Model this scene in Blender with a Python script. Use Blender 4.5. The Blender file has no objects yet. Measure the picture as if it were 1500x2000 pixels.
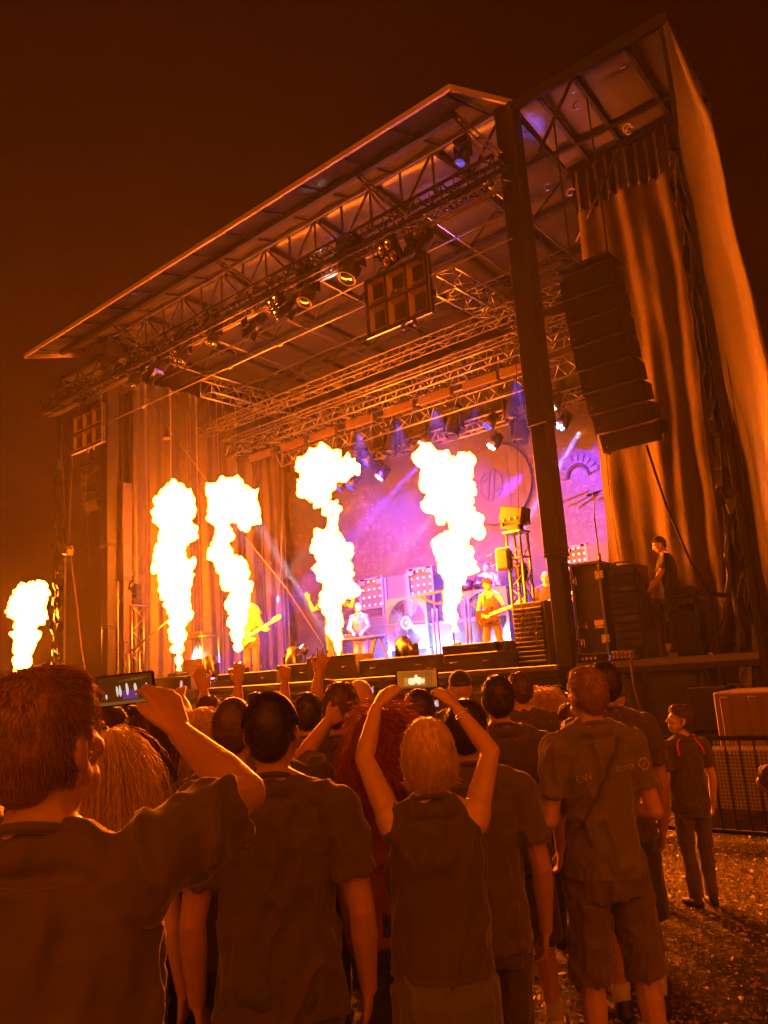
import bpy, bmesh, math, random
import numpy as np
from mathutils import Vector, Matrix, Quaternion, noise
random.seed(7); RNG = np.random.default_rng(7)
S = bpy.context.scene
COL = S.collection
rad = math.radians

# ------------------------------------------------------------------ camera
CAMZ = 1.85
YAW, PITCH, ROLL, FPX = 39.5, 11.6, -3.9, 1550.0
cam_d = bpy.data.cameras.new('camera')
cam_d.sensor_width = 36; cam_d.lens = FPX / 2000 * 36
cam_d.clip_start = 0.05; cam_d.clip_end = 600
cam = bpy.data.objects.new('camera', cam_d); COL.objects.link(cam)
CR = Matrix.Rotation(rad(YAW), 3, 'Z') @ Matrix.Rotation(rad(90 + PITCH), 3, 'X') @ Matrix.Rotation(rad(ROLL), 3, 'Z')
CC = Vector((0, 0, CAMZ))
cam.matrix_world = Matrix.Translation(CC) @ CR.to_4x4()
S.camera = cam

def P(u, v, X=None, Y=None, Z=None, D=None):
    """photo pixel -> point of the place on a plane X, Y or Z, or at depth D"""
    d = CR @ Vector(((u - 750) / FPX, (1000 - v) / FPX, -1))
    if X is not None: t = (X - CC.x) / d.x
    elif Y is not None: t = (Y - CC.y) / d.y
    elif Z is not None: t = (Z - CC.z) / d.z
    else: t = D
    return CC + d * t

# ------------------------------------------------------------------ world
w = bpy.data.worlds.new('World'); S.world = w; w.use_nodes = True
nt = w.node_tree; N = nt.nodes; L = nt.links
bg = N['Background']
sky = N.new('ShaderNodeTexSky'); sky.sky_type = 'NISHITA'; sky.sun_disc = False
sky.sun_elevation = rad(-6); sky.sun_rotation = rad(200)
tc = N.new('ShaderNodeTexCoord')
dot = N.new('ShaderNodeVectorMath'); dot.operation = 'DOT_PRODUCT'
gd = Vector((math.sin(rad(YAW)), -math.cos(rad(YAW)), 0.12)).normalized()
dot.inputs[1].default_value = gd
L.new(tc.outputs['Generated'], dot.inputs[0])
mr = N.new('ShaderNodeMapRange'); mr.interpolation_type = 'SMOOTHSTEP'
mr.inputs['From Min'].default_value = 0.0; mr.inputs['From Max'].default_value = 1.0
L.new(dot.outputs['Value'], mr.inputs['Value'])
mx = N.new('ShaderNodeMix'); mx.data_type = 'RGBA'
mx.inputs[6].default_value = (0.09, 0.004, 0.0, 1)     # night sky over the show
mx.inputs[7].default_value = (14.5, 2.1, 0.0, 1)         # added warm fill glow behind the viewer, lights the crowd's backs
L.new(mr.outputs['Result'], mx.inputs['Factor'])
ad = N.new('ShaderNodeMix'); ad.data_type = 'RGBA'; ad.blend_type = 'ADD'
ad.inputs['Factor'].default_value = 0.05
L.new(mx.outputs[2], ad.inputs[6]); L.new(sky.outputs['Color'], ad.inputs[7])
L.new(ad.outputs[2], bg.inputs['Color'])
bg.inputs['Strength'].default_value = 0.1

S.view_settings.view_transform = 'Standard'; S.view_settings.look = 'None'
S.view_settings.gamma = 1; S.view_settings.use_curve_mapping = False
S.view_settings.exposure = 0.0
S.render.engine = 'CYCLES'
cy = S.cycles
cy.use_denoising = True
try: cy.denoiser = 'OPENIMAGEDENOISE'
except Exception: pass
cy.max_bounces = 5; cy.diffuse_bounces = 2; cy.glossy_bounces = 2; cy.transmission_bounces = 3
cy.transparent_max_bounces = 6; cy.volume_bounces = 0
cy.sample_clamp_indirect = 6.0
cy.use_light_tree = True
FLAME_POWER = 1.0
# ------------------------------------------------------------------ materials
MATS = {}
KCOL = .1     # dark stage surfaces: scales their base colours down
def mat(name, col, rough=0.7, metal=0.0, var=0.15, scale=8.0, bump=0.0, bscale=40.0, sheen=0.0,
        emit=None, spec=0.5, trans=0.0, stretch=(1, 1, 1), coat=0.0):
    if name in MATS: return MATS[name]
    m = bpy.data.materials.new(name); m.use_nodes = True
    nt = m.node_tree; N = nt.nodes; L = nt.links
    b = N['Principled BSDF']
    if metal < .95: col = tuple(c * (KCOL if metal < .35 else max(KCOL, .28)) for c in col)
    b.inputs['Roughness'].default_value = rough; b.inputs['Metallic'].default_value = metal
    b.inputs['Specular IOR Level'].default_value = spec
    if sheen: b.inputs['Sheen Weight'].default_value = sheen; b.inputs['Sheen Roughness'].default_value = 0.4
    if coat: b.inputs['Coat Weight'].default_value = coat
    tc = N.new('ShaderNodeTexCoord'); mp = N.new('ShaderNodeMapping'); mp.inputs['Scale'].default_value = stretch
    L.new(tc.outputs['Object'], mp.inputs['Vector'])
    if var:
        n = N.new('ShaderNodeTexNoise'); n.inputs['Scale'].default_value = scale; n.inputs['Detail'].default_value = 4
        L.new(mp.outputs[0], n.inputs['Vector'])
        r = N.new('ShaderNodeMix'); r.data_type = 'RGBA'
        r.inputs[6].default_value = (*[c * (1 - var) for c in col], 1)
        r.inputs[7].default_value = (*[min(1, c * (1 + var)) for c in col], 1)
        L.new(n.outputs['Fac'], r.inputs['Factor']); L.new(r.outputs[2], b.inputs['Base Color'])
    else: b.inputs['Base Color'].default_value = (*col, 1)
    if bump:
        n2 = N.new('ShaderNodeTexNoise'); n2.inputs['Scale'].default_value = bscale; n2.inputs['Detail'].default_value = 5
        L.new(mp.outputs[0], n2.inputs['Vector'])
        bp = N.new('ShaderNodeBump'); bp.inputs['Strength'].default_value = bump; bp.inputs['Distance'].default_value = 0.02
        L.new(n2.outputs['Fac'], bp.inputs['Height']); L.new(bp.outputs[0], b.inputs['Normal'])
    if emit:
        b.inputs['Emission Color'].default_value = (*emit[:3], 1); b.inputs['Emission Strength'].default_value = emit[3]
    if trans:
        t = N.new('ShaderNodeBsdfTranslucent'); t.inputs['Color'].default_value = (*col, 1)
        ms = N.new('ShaderNodeMixShader'); ms.inputs[0].default_value = trans
        L.new(b.outputs[0], ms.inputs[1]); L.new(t.outputs[0], ms.inputs[2])
        L.new(ms.outputs[0], N['Material Output'].inputs['Surface'])
    MATS[name] = m
    return m

BLACK = mat('black_paint', (.022, .021, .02), .55, var=.3, bump=.1)
BLKMET = mat('black_metal', (.03, .03, .03), .38, .6, var=.3)
ALU = mat('aluminium', (.62, .6, .58), .33, .9, var=.12, scale=20)
STEEL = mat('galvanised_steel', (.42, .4, .38), .42, .8, var=.25, scale=25)
GREYP = mat('grey_paint', (.2, .19, .18), .5, var=.2)
GLASS = mat('dark_lens', (.02, .02, .03), .08, 0, var=0, coat=1.0)
WOOD = mat('plywood', (.5, .33, .17), .6, var=.3, scale=6, stretch=(1, 1, 9), bump=.2)
CORD = mat('rope', (.35, .3, .24), .8, var=.2)
RUBBER = mat('rubber', (.02, .02, .02), .8, var=.2)
CHROME = mat('chrome', (.75, .73, .7), .15, 1.0, var=.05)
BRASS = mat('brass', (.7, .45, .15), .25, 1.0, var=.1)

def emat(name, c, s):
    if name in MATS: return MATS[name]
    m = bpy.data.materials.new(name); m.use_nodes = True
    N = m.node_tree.nodes; N.remove(N['Principled BSDF'])
    e = N.new('ShaderNodeEmission'); e.inputs[0].default_value = (*c, 1); e.inputs[1].default_value = s
    m.node_tree.links.new(e.outputs[0], N['Material Output'].inputs[0]); MATS[name] = m
    return m

# ------------------------------------------------------------------ objects
def tag(o, label=None, cat=None, group=None, kind=None):
    if label: o['label'] = label
    if cat: o['category'] = cat
    if group: o['group'] = group
    if kind: o['kind'] = kind
    return o

def thing(name, label, cat, loc=(0, 0, 0), rz=0.0, group=None):
    o = bpy.data.objects.new(name, None); COL.objects.link(o)
    o.location = loc; o.rotation_euler = (0, 0, rz); o.empty_display_size = .2
    return tag(o, label, cat, group)

def copy_tree(o, parent=None):
    c = o.copy(); COL.objects.link(c)
    if parent: c.parent = parent
    for ch in list(o.children): copy_tree(ch, c)
    return c

def frame_of(d, up=Vector((0, 0, 1))):
    d = Vector(d).normalized()
    x = d.cross(up)
    if x.length < 1e-4: x = d.cross(Vector((0, 1, 0)))
    x.normalize(); y = x.cross(d)
    return x, y, d

class MB:
    def __init__(s): s.v = []; s.f = []
    def add(s, vs, fs):
        o = len(s.v); s.v += [tuple(x) for x in vs]; s.f += [tuple(i + o for i in f) for f in fs]; return s
    def box(s, c, d, rot=None, bev=0.0):
        h = [x / 2 for x in d]; c = Vector(c)
        if bev:
            pts = []
            b = min(bev, min(h) * .9)
            for sx in (-1, 1):
                for sy in (-1, 1):
                    for sz in (-1, 1):
                        pts += [(sx * h[0], sy * (h[1] - b), sz * (h[2] - b)), (sx * (h[0] - b), sy * h[1], sz * (h[2] - b)), (sx * (h[0] - b), sy * (h[1] - b), sz * h[2])]
            bm = bmesh.new()
            for p in pts: bm.verts.new(p)
            r = bmesh.ops.convex_hull(bm, input=bm.verts)
            bm.verts.ensure_lookup_table(); bm.verts.index_update()
            vs = [v.co.copy() for v in bm.verts]; fs = [[v.index for v in f.verts] for f in bm.faces]; bm.free()
        else:
            vs = [Vector((sx * h[0], sy * h[1], sz * h[2])) for sx in (-1, 1) for sy in (-1, 1) for sz in (-1, 1)]
            fs = [(0, 1, 3, 2), (4, 6, 7, 5), (0, 4, 5, 1), (2, 3, 7, 6), (0, 2, 6, 4), (1, 5, 7, 3)]
        if rot is not None: vs = [rot @ v for v in vs]
        return s.add([v + c for v in vs], fs)
    def cone(s, p, q, r0, r1=None, n=8, caps=True, ell=(1, 1), up=Vector((0, 0, 1))):
        r1 = r0 if r1 is None else r1
        p = Vector(p); q = Vector(q); x, y, d = frame_of(q - p, up)
        vs = []
        for (c, r) in ((p, r0), (q, r1)):
            for k in range(n):
                a = 2 * math.pi * k / n
                vs.append(c + x * math.cos(a) * r * ell[0] + y * math.sin(a) * r * ell[1])
        fs = [(k, (k + 1) % n, n + (k + 1) % n, n + k) for k in range(n)]
        if caps: fs += [tuple(range(n))[::-1], tuple(range(n, 2 * n))]
        return s.add(vs, fs)
    def beam(s, p, q, wd, ht, up=Vector((0, 0, 1))):
        p = Vector(p); q = Vector(q); x, y, d = frame_of(q - p, up)
        vs = [c + x * sx * wd / 2 + y * sy * ht / 2 for c in (p, q) for (sx, sy) in ((-1, -1), (1, -1), (1, 1), (-1, 1))]
        return s.add(vs, [(0, 1, 5, 4), (1, 2, 6, 5), (2, 3, 7, 6), (3, 0, 4, 7), (3, 2, 1, 0), (4, 5, 6, 7)])
    def tube(s, pts, r, n=6):
        pts = [Vector(p) for p in pts]; o = []
        up = Vector((0, 0, 1)); m = len(pts)
        rs = r if isinstance(r, (list, tuple)) else [r] * m
        xp = None
        for i, p in enumerate(pts):
            d = pts[min(i + 1, m - 1)] - pts[max(i - 1, 0)]
            x, y, d = frame_of(d)
            if xp is not None:
                x2 = xp - d * xp.dot(d)
                if x2.length > 1e-5: x = x2.normalized(); y = x.cross(d)
            xp = x
            for k in range(n):
                a = 2 * math.pi * k / n
                o.append(p + (x * math.cos(a) + y * math.sin(a)) * rs[i])
        fs = [(i * n + k, i * n + (k + 1) % n, (i + 1) * n + (k + 1) % n, (i + 1) * n + k) for i in range(m - 1) for k in range(n)]
        fs += [tuple(range(n))[::-1], tuple(range((m - 1) * n, m * n))]
        return s.add(o, fs)
    def ball(s, c, r, rot=None, nu=14, nv=9):
        c = Vector(c); r = (r, r, r) if not isinstance(r, (tuple, list)) else r
        vs = [Vector((0, 0, r[2]))]
        for j in range(1, nv):
            t = math.pi * j / nv
            for k in range(nu):
                a = 2 * math.pi * k / nu
                vs.append(Vector((r[0] * math.sin(t) * math.cos(a), r[1] * math.sin(t) * math.sin(a), r[2] * math.cos(t))))
        vs.append(Vector((0, 0, -r[2])))
        fs = [(0, 1 + k, 1 + (k + 1) % nu) for k in range(nu)]
        for j in range(nv - 2):
            for k in range(nu):
                a = 1 + j * nu + k; b = 1 + j * nu + (k + 1) % nu
                fs.append((a, a + nu, b + nu, b))
        e = len(vs) - 1; o = 1 + (nv - 2) * nu
        fs += [(o + k, e, o + (k + 1) % nu) for k in range(nu)]
        if rot is not None: vs = [rot @ v for v in vs]
        return s.add([v + c for v in vs], fs)
    def cap(s, p, q, r0, r1=None, n=10, ell=1.0, up=Vector((0, 0, 1))):
        """capsule: round cone between two spheres"""
        r1 = r0 if r1 is None else r1
        p = Vector(p); q = Vector(q)
        if (q - p).length < 1e-6: return s.ball(p, r0)
        x, y, d = frame_of(q - p, up)
        rings = []
        for t in (-75, -45, -15): rings.append((p + d * r0 * math.sin(rad(t)), r0 * math.cos(rad(t))))
        for t in (15, 45, 75): rings.append((q + d * r1 * math.sin(rad(t)), r1 * math.cos(rad(t))))
        vs = [p - d * r0]
        for c, r in rings:
            for k in range(n):
                a = 2 * math.pi * k / n
                vs.append(c + (x * math.cos(a) + y * math.sin(a) * ell) * r)
        vs.append(q + d * r1)
        fs = [(0, 1 + (k + 1) % n, 1 + k) for k in range(n)]
        for j in range(5):
            for k in range(n):
                a = 1 + j * n + k; b = 1 + j * n + (k + 1) % n
                fs.append((a, b, b + n, a + n))
        e = len(vs) - 1; o = 1 + 5 * n
        fs += [(o + k, o + (k + 1) % n, e) for k in range(n)]
        return s.add(vs, fs)
    def lathe(s, prof, c=(0, 0, 0), axis=(0, 0, 1), n=20):
        c = Vector(c); x, y, d = frame_of(axis)
        vs = []
        for (r, h) in prof:
            for k in range(n):
                a = 2 * math.pi * k / n
                vs.append(c + d * h + (x * math.cos(a) + y * math.sin(a)) * max(r, 1e-4))
        m = len(prof)
        fs = [(j * n + k, j * n + (k + 1) % n, (j + 1) * n + (k + 1) % n, (j + 1) * n + k) for j in range(m - 1) for k in range(n)]
        fs += [tuple(range(n))[::-1], tuple(range((m - 1) * n, m * n))]
        return s.add(vs, fs)
    def mesh(s, name):
        me = bpy.data.meshes.new(name); me.from_pydata(s.v, [], s.f); me.update(); return me
    def build(s, name, m, parent=None, smooth=False, world=False, fix=True):
        me = s.mesh(name)
        if fix:
            bm = bmesh.new(); bm.from_mesh(me); bmesh.ops.recalc_face_normals(bm, faces=bm.faces); bm.to_mesh(me); bm.free()
        return link(name, me, m, parent, smooth, world)

def link(name, me, m, parent=None, smooth=False, world=False):
    if world and parent is not None: me.transform(Matrix.Translation(-Vector(parent.location)))
    if smooth: me.polygons.foreach_set('use_smooth', [True] * len(me.polygons))
    o = bpy.data.objects.new(name, me); COL.objects.link(o)
    if m: me.materials.append(m)
    if parent is not None: o.parent = parent
    return o

def grid_mesh(name, fn, nu, nv, thick=0.0):
    """sheet from a function of (s,t) in 0..1; thick gives it a back"""
    vs = [Vector(fn(i / nu, j / nv)) for j in range(nv + 1) for i in range(nu + 1)]
    fs = [(j * (nu + 1) + i, j * (nu + 1) + i + 1, (j + 1) * (nu + 1) + i + 1, (j + 1) * (nu + 1) + i) for j in range(nv) for i in range(nu)]
    me = bpy.data.meshes.new(name); me.from_pydata(vs, [], fs); me.update()
    if thick:
        bm = bmesh.new(); bm.from_mesh(me); bm.normal_update()
        bmesh.ops.solidify(bm, geom=bm.faces[:], thickness=thick); bm.to_mesh(me); bm.free()
    return me

def sheet(name, fn, nu, nv, m, parent=None, thick=.006, world=False):
    return link(name, grid_mesh(name, fn, nu, nv, thick), m, parent, True, world)

def lerp(a, b, t): return a + (b - a) * t
def nz(x, y=0, z=0): return noise.noise(Vector((x, y, z)))

DG = None
def remesh(me, voxel, smooth_it=4, factor=.5, keep=None):
    """voxel-join overlapping closed shells into one continuous surface"""
    o = bpy.data.objects.new('tmp', me); COL.objects.link(o)
    md = o.modifiers.new('r', 'REMESH'); md.mode = 'VOXEL'; md.voxel_size = voxel
    if smooth_it:
        sm = o.modifiers.new('s', 'SMOOTH'); sm.factor = factor; sm.iterations = smooth_it
    dg = bpy.context.evaluated_depsgraph_get()
    out = bpy.data.meshes.new_from_object(o.evaluated_get(dg))
    bpy.data.objects.remove(o); bpy.data.meshes.remove(me)
    return out

def coords(me):
    a = np.empty(len(me.vertices) * 3, np.float32); me.vertices.foreach_get('co', a); return a.reshape(-1, 3)
def normals(me):
    a = np.empty(len(me.vertices) * 3, np.float32); me.vertices.foreach_get('normal', a); return a.reshape(-1, 3)
def setco(me, a):
    me.vertices.foreach_set('co', np.ascontiguousarray(a, np.float32).ravel()); me.update()
# ------------------------------------------------------------------ ground
DECK = 1.83
def ground_mat():
    m = bpy.data.materials.new('trampled_grass'); m.use_nodes = True
    nt = m.node_tree; N = nt.nodes; L = nt.links; b = N['Principled BSDF']; b.inputs['Roughness'].default_value = .85
    tc = N.new('ShaderNodeTexCoord')
    n1 = N.new('ShaderNodeTexNoise'); n1.inputs['Scale'].default_value = .9; n1.inputs['Detail'].default_value = 6
    n2 = N.new('ShaderNodeTexNoise'); n2.inputs['Scale'].default_value = 24; n2.inputs['Detail'].default_value = 6
    for n in (n1, n2): L.new(tc.outputs['Object'], n.inputs['Vector'])
    r1 = N.new('ShaderNodeValToRGB'); e = r1.color_ramp.elements
    e[0].position = .35; e[0].color = (.05, .055, .022, 1); e[1].position = .65; e[1].color = (.2, .15, .075, 1)
    L.new(n1.outputs['Fac'], r1.inputs[0])
    r2 = N.new('ShaderNodeValToRGB'); e = r2.color_ramp.elements
    e[0].position = .4; e[0].color = (.35, .35, .35, 1); e[1].position = .7; e[1].color = (1.4, 1.3, 1.1, 1)
    L.new(n2.outputs['Fac'], r2.inputs[0])
    mm = N.new('ShaderNodeMix'); mm.data_type = 'RGBA'; mm.blend_type = 'MULTIPLY'; mm.inputs['Factor'].default_value = 1
    L.new(r1.outputs[0], mm.inputs[6]); L.new(r2.outputs[0], mm.inputs[7]); L.new(mm.outputs[2], b.inputs['Base Color'])
    bp = N.new('ShaderNodeBump'); bp.inputs['Strength'].default_value = .8; bp.inputs['Distance'].default_value = .04
    L.new(n2.outputs['Fac'], bp.inputs['Height']); L.new(bp.outputs[0], b.inputs['Normal'])
    return m
gm = grid_mesh('ground', lambda s, t: (lerp(-52, 40, s), lerp(-30, 50, t), .03 * nz(s * 60, t * 60)), 150, 130)
tag(link('ground', gm, ground_mat(), None, True), kind='structure')

# scraps of leaves and trodden litter, grass blades (stuff)
def scatter_quads(name, n, size, m, ang, kind_label):
    vs = []; fs = []
    for i in range(n):
        t = RNG.random()
        D = 2.6 + 8.5 * RNG.random() ** 1.1
        u = 1560 - 1600 * abs(RNG.random() ** 1.7 - .0)
        d = CR @ Vector(((u - 750) / FPX, 0, -1)); x = d.x * D; y = d.y * D
        z = .03 * nz((x + 52) / 92 * 60, (y + 30) / 80 * 60) + .012
        a = RNG.random() * 6.28; l = size * RNG.uniform(.5, 1.6); wd = l * RNG.uniform(.35, .7)
        ax = Vector((math.cos(a), math.sin(a), 0)); tilt = RNG.uniform(-ang, ang)
        ay = Vector((-math.sin(a) * math.cos(tilt), math.cos(a) * math.cos(tilt), math.sin(tilt)))
        c = Vector((x, y, z + abs(math.sin(tilt)) * wd * .5))
        o = len(vs); k = Vector((0, 0, RNG.uniform(.0, .3) * l))
        vs += [c - ax * l, c - ay * wd - k * .3, c + ax * l, c + ay * wd + k]
        fs.append((o, o + 1, o + 2, o + 3))
    me = bpy.data.meshes.new(name); me.from_pydata(vs, [], fs)
    o = link(name, me, m); tag(o, kind_label, None, None, 'stuff'); return o
LEAFM = mat('dry_leaf', (3.6, 2.9, 1.7), .4, var=.5, scale=3, spec=.6)
scatter_quads('leaf_litter', 15000, .017, LEAFM, 1.0, 'dry leaf scraps and litter strewn over the trampled grass')
def grass():
    n = 26000; vs = np.zeros((n * 3, 3)); k = 0
    for i in range(n):
        D = 2.4 + 8.0 * RNG.random(); u = 1560 - 1200 * RNG.random() ** 1.5
        d = CR @ Vector(((u - 750) / FPX, 0, -1)); x = d.x * D; y = d.y * D
        z = .03 * nz((x + 52) / 92 * 60, (y + 30) / 80 * 60)
        a = RNG.random() * 6.28; h = RNG.uniform(.02, .06); b = .003
        lx, ly = RNG.normal(0, .02, 2)
        vs[k] = (x - b * math.cos(a), y - b * math.sin(a), z); vs[k + 1] = (x + b * math.cos(a), y + b * math.sin(a), z); vs[k + 2] = (x + lx, y + ly, z + h); k += 3
    me = bpy.data.meshes.new('grass'); me.from_pydata(vs.tolist(), [], [(i, i + 1, i + 2) for i in range(0, n * 3, 3)])
    tag(link('grass', me, mat('grass_blade', (.8, .85, .35), .6, var=.4, scale=2)), 'short trodden grass between the leaf scraps', None, None, 'stuff')
grass()

# ------------------------------------------------------------------ stage
stage = thing('festival_stage', 'large covered festival stage with raked canopy, corner posts and black skirt', 'stage', (-11.9, 11, 0))
def part(mb, name, m, smooth=False): return mb.build(name, m, stage, smooth, world=True)
XL, XR, YB = -18.3, -5.7, 17.2
DECKM = mat('stage_deck', (.05, .045, .04), .35, var=.3, scale=3, bump=.1)
b = MB(); b.box((-11.95, 13.8, DECK - .09), (12.75, 6.8, .18), bev=.01); part(b, 'deck', DECKM)
b = MB(); b.box((-4.27, 11.98, DECK - .09), (2.55, 1.9, .18), bev=.01); part(b, 'deck', DECKM)
b = MB(); b.box((-19.65, 11.98, DECK - .09), (2.6, 1.9, .18), bev=.01); part(b, 'deck', DECKM)
b = MB(); b.box((-11.95, 10.38, DECK - .035), (12.8, .05, .075), bev=.008); b.box((-11.95, 10.36, DECK - .33), (12.8, .03, .04)); part(b, 'edge_rail', mat('worn_alu', (.55, .5, .42), .35, .7, var=.3, scale=9))
b = MB(); b.box((-4.27, 11.0, DECK - .05), (2.6, .05, .1), bev=.008); part(b, 'edge_rail', MATS['worn_alu'])
SKM = mat('skirt_cloth', (.05, .045, .04), .55, var=.3, bump=.5, bscale=7, sheen=.2)
def skirt(x0, x1, y):
    return lambda s, t: (lerp(x0, x1, s), y + .05 * math.sin(s * (x1 - x0) * 9 + 2 * nz(s * 9, t * 2)) * (.3 + .7 * t) + .08 * nz(s * 6, t * 3, y), lerp(DECK - .2, .02, t))
sheet('skirt', skirt(-18.2, -5.6, 10.46), 260, 10, SKM, stage, .008, True)
sheet('skirt', skirt(-5.6, -3.7, 11.08), 50, 10, SKM, stage, .008, True)
sheet('skirt', skirt(-20.9, -18.3, 11.08), 50, 10, SKM, stage, .008, True)
# posts
POSTM = mat('post_paint', (.07, .062, .055), .45, .3, var=.35, scale=3, bump=.15, bscale=15)
def post(x, y, w, segs, m=POSTM):
    b = MB()
    for (z0, z1, k) in segs: b.box((x, y, (z0 + z1) / 2), (w * k, w * k, z1 - z0), bev=.012)
    for (z0, z1, k) in segs[:-1]: b.box((x, y, z1 - .03), (w * k * 1.22, w * k * 1.22, .05), bev=.01)
    for z in np.arange(2.2, 10.8, .55):
        kk = [k for (z0, z1, k) in segs if z0 <= z <= z1]
        if kk: b.cone((x - .04, y - w * kk[0] / 2 - .012, z), (x - .04, y - w * kk[0] / 2, z), .012, n=6)
    return part(b, 'corner_post', m)
post(XR, 11.0, .34, [(0, 3.5, .72), (3.5, 5.6, .84), (5.6, 11.3, 1)])
post(XL, 11.0, .34, [(0, 3.5, .72), (3.5, 5.6, .84), (5.6, 11.3, 1)])
post(XL + .32, 11.25, .24, [(1.8, 3.1, .85), (3.1, 4.7, 1.0), (4.7, 7.2, 1.1)], mat('post_alu', (.25, .2, .16), .5, .2, var=.25, scale=4))
post(XR, YB, .3, [(0, 11.1, 1)]); post(XL, YB, .3, [(0, 11.1, 1)])
post(-2.95, 11.0, .1, [(0, 11.2, 1)]); post(-2.95, 12.85, .1, [(0, 10.9, 1)])
post(-20.95, 11.0, .1, [(0, 10.9, 1)]); post(-20.95, 12.85, .1, [(0, 10.8, 1)])
# roof
ROOFM = mat('roof_tarp', (.21, .18, .18), .4, .15, var=.25, scale=1.2, bump=.25, bscale=3)
def roofz(y): return 11.42 - (y - 11) * .07
sheet('roof_panel', lambda s, t: (lerp(-18.4, -5.6, s), lerp(11.0, 17.6, t), roofz(lerp(11, 17.6, t)) + .05 * math.sin(s * 50) * math.sin(t * 9)), 60, 16, ROOFM, stage, .03, True)
b = MB()
for i in range(9):
    x = -18.1 + i * 1.55
    b = MB(); b.beam((x, 11.1, roofz(11.1) - .11), (x, 17.5, roofz(17.5) - .11), .09, .14); part(b, 'rafter', POSTM)
b = MB()
for y in (12.4, 14.0, 15.6, 17.0): b = MB(); b.beam((-18.2, y, roofz(y) - .22), (-5.7, y, roofz(y) - .22), .1, .09); part(b, 'purlin', POSTM)
b = MB()
for y, z in ((11.6, 10.55), (12.6, 10.5), (13.4, 10.62), (14.6, 10.45), (15.8, 10.4)):
    b.cone((-18.2, y, z), (-5.8, y, z), .024, n=6)
for x in (-17.2, -15.2, -13.1, -11.2, -8.0, -6.6): b.cone((x, 11.2, 10.6), (x, 17, 10.35), .024, n=6)
part(b, 'rigging_pipe', STEEL, True)
# front girder (lattice)
b = MB(); zt, zb = 11.34, 10.42
b.beam((-18.3, 11.0, zt), (-5.7, 11.0, zt), .07, .09); part(b, 'girder_chord', mat('pale_girder', (.42, .38, .37), .4, .6, var=.2))
b = MB(); b.beam((-18.3, 11.06, zb), (-5.7, 11.06, zb), .08, .1); part(b, 'girder_chord', POSTM)
b = MB(); xs = np.linspace(-18.2, -5.8, 17)
for i, x in enumerate(xs):
    b.beam((x, 11.03, zb), (x, 11.03, zt), .035, .035, Vector((0, 1, 0)))
    if i < 16:
        x2 = xs[i + 1]
        b.beam((x, 11.03, zb if i % 2 else zt), (x2, 11.03, zt if i % 2 else zb), .04, .035, Vector((0, 1, 0)))
part(b, 'girder_lattice', mat('girder_lattice', (.2, .18, .18), .4, .5, var=.3))
b = MB()
for y in (13.2, 15.4):
    b.beam((-18.2, y, 10.5), (-5.8, y, 10.5), .06, .06)
    for i in range(16): b.beam((xs[i], y, 10.5 if i % 2 else roofz(y) - .2), (xs[i + 1], y, roofz(y) - .2 if i % 2 else 10.5), .035, .035, Vector((0, 1, 0)))
part(b, 'girder_lattice', POSTM)
# canopy
def can(s, t): return (lerp(-20.2 + .25 * t, -5.93 + .33 * t, s), lerp(9.6, 11.0, t), lerp(11.06, 11.42, t ** .8) + .02 * math.sin(s * 74))
CANM = mat('canopy_tarp', (.3, .26, .25), .38, .2, var=.3, scale=1.0, bump=.3, bscale=2.5)
sheet('canopy', can, 90, 8, CANM, stage, .02, True)
b = MB(); b.beam((-20.2, 9.57, 11.02), (-5.9, 9.57, 11.02), .05, .1); part(b, 'fascia', mat('fascia_alu', (1.9, 1.6, 1.5), .35, .5, var=.15, scale=3))
b = MB(); b.beam((-5.9, 9.57, 11.0), (-5.58, 11.0, 11.36), .05, .1); part(b, 'fascia', MATS['fascia_alu']); b = MB(); b.beam((-20.2, 9.57, 11.0), (-19.95, 11.0, 11.36), .05, .1); part(b, 'fascia', MATS['fascia_alu'])
b = MB(); b.beam((-19.6, 10.3, 11.14), (-6.3, 10.3, 11.14), .11, .14); part(b, 'purlin', POSTM)
b = MB()
for i in range(13):
    x = -19.6 + i * 1.13
    b = MB(); b.beam((x - .05, 9.65, 11.03), (x + .02, 10.95, 11.33), .035, .04); part(b, 'rafter', POSTM)
STAYM = mat('stay_steel', (.6, .5, .4), .4, .5, var=.2)
for (u0, v0, u1, v1) in ((420, 508, 500, 556), (700, 343, 792, 425), (885, 225, 975, 300), (215, 630, 285, 672)):
    b = MB(); p = P(u0, v0, Y=10.3); q = P(u1, v1, Y=10.25)
    for o in (-.05, .05): b.cone(p + Vector((o, 0, 0)), q + Vector((o, 0, 0)), .018, n=6)
    b.tube([p, lerp(p, q, .5) + Vector((-.05, 0, -.16)), q + Vector((-.15, 0, -.1))], [.015, .03, .015], 6)
    for k in (.2, .6): b.box(lerp(p, q, k), (.16, .05, .04))
    part(b, 'stay', STAYM, True)
# wing roofs
WINGM = mat('wing_tarp', (.3, .25, .2), .5, .1, var=.25, scale=1.3, bump=.3, bscale=3)
sheet('wing_roof', lambda s, t: (lerp(-5.55, -2.9, s), lerp(11.0, 12.85, t), lerp(11.33, 11.0, t) + .03 * math.sin(s * 9)), 24, 12, WINGM, stage, .02, True)
sheet('wing_roof', lambda s, t: (lerp(-21.0, -18.45, s), lerp(11.0, 12.85, t), lerp(11.0, 10.8, t)), 24, 12, WINGM, stage, .02, True)
b = MB()
b.beam((-5.55, 10.97, 11.27), (-2.88, 10.97, 11.27), .06, .2)
for x in (-5.1, -4.45, -3.55): b.beam((x, 11.05, 11.22), (x, 12.8, 10.93), .07, .09)
b.beam((-5.55, 12.3, 10.98), (-2.95, 12.3, 10.98), .07, .08); b.beam((-5.55, 12.8, 10.75), (-2.95, 12.8, 10.75), .07, .1)
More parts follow.
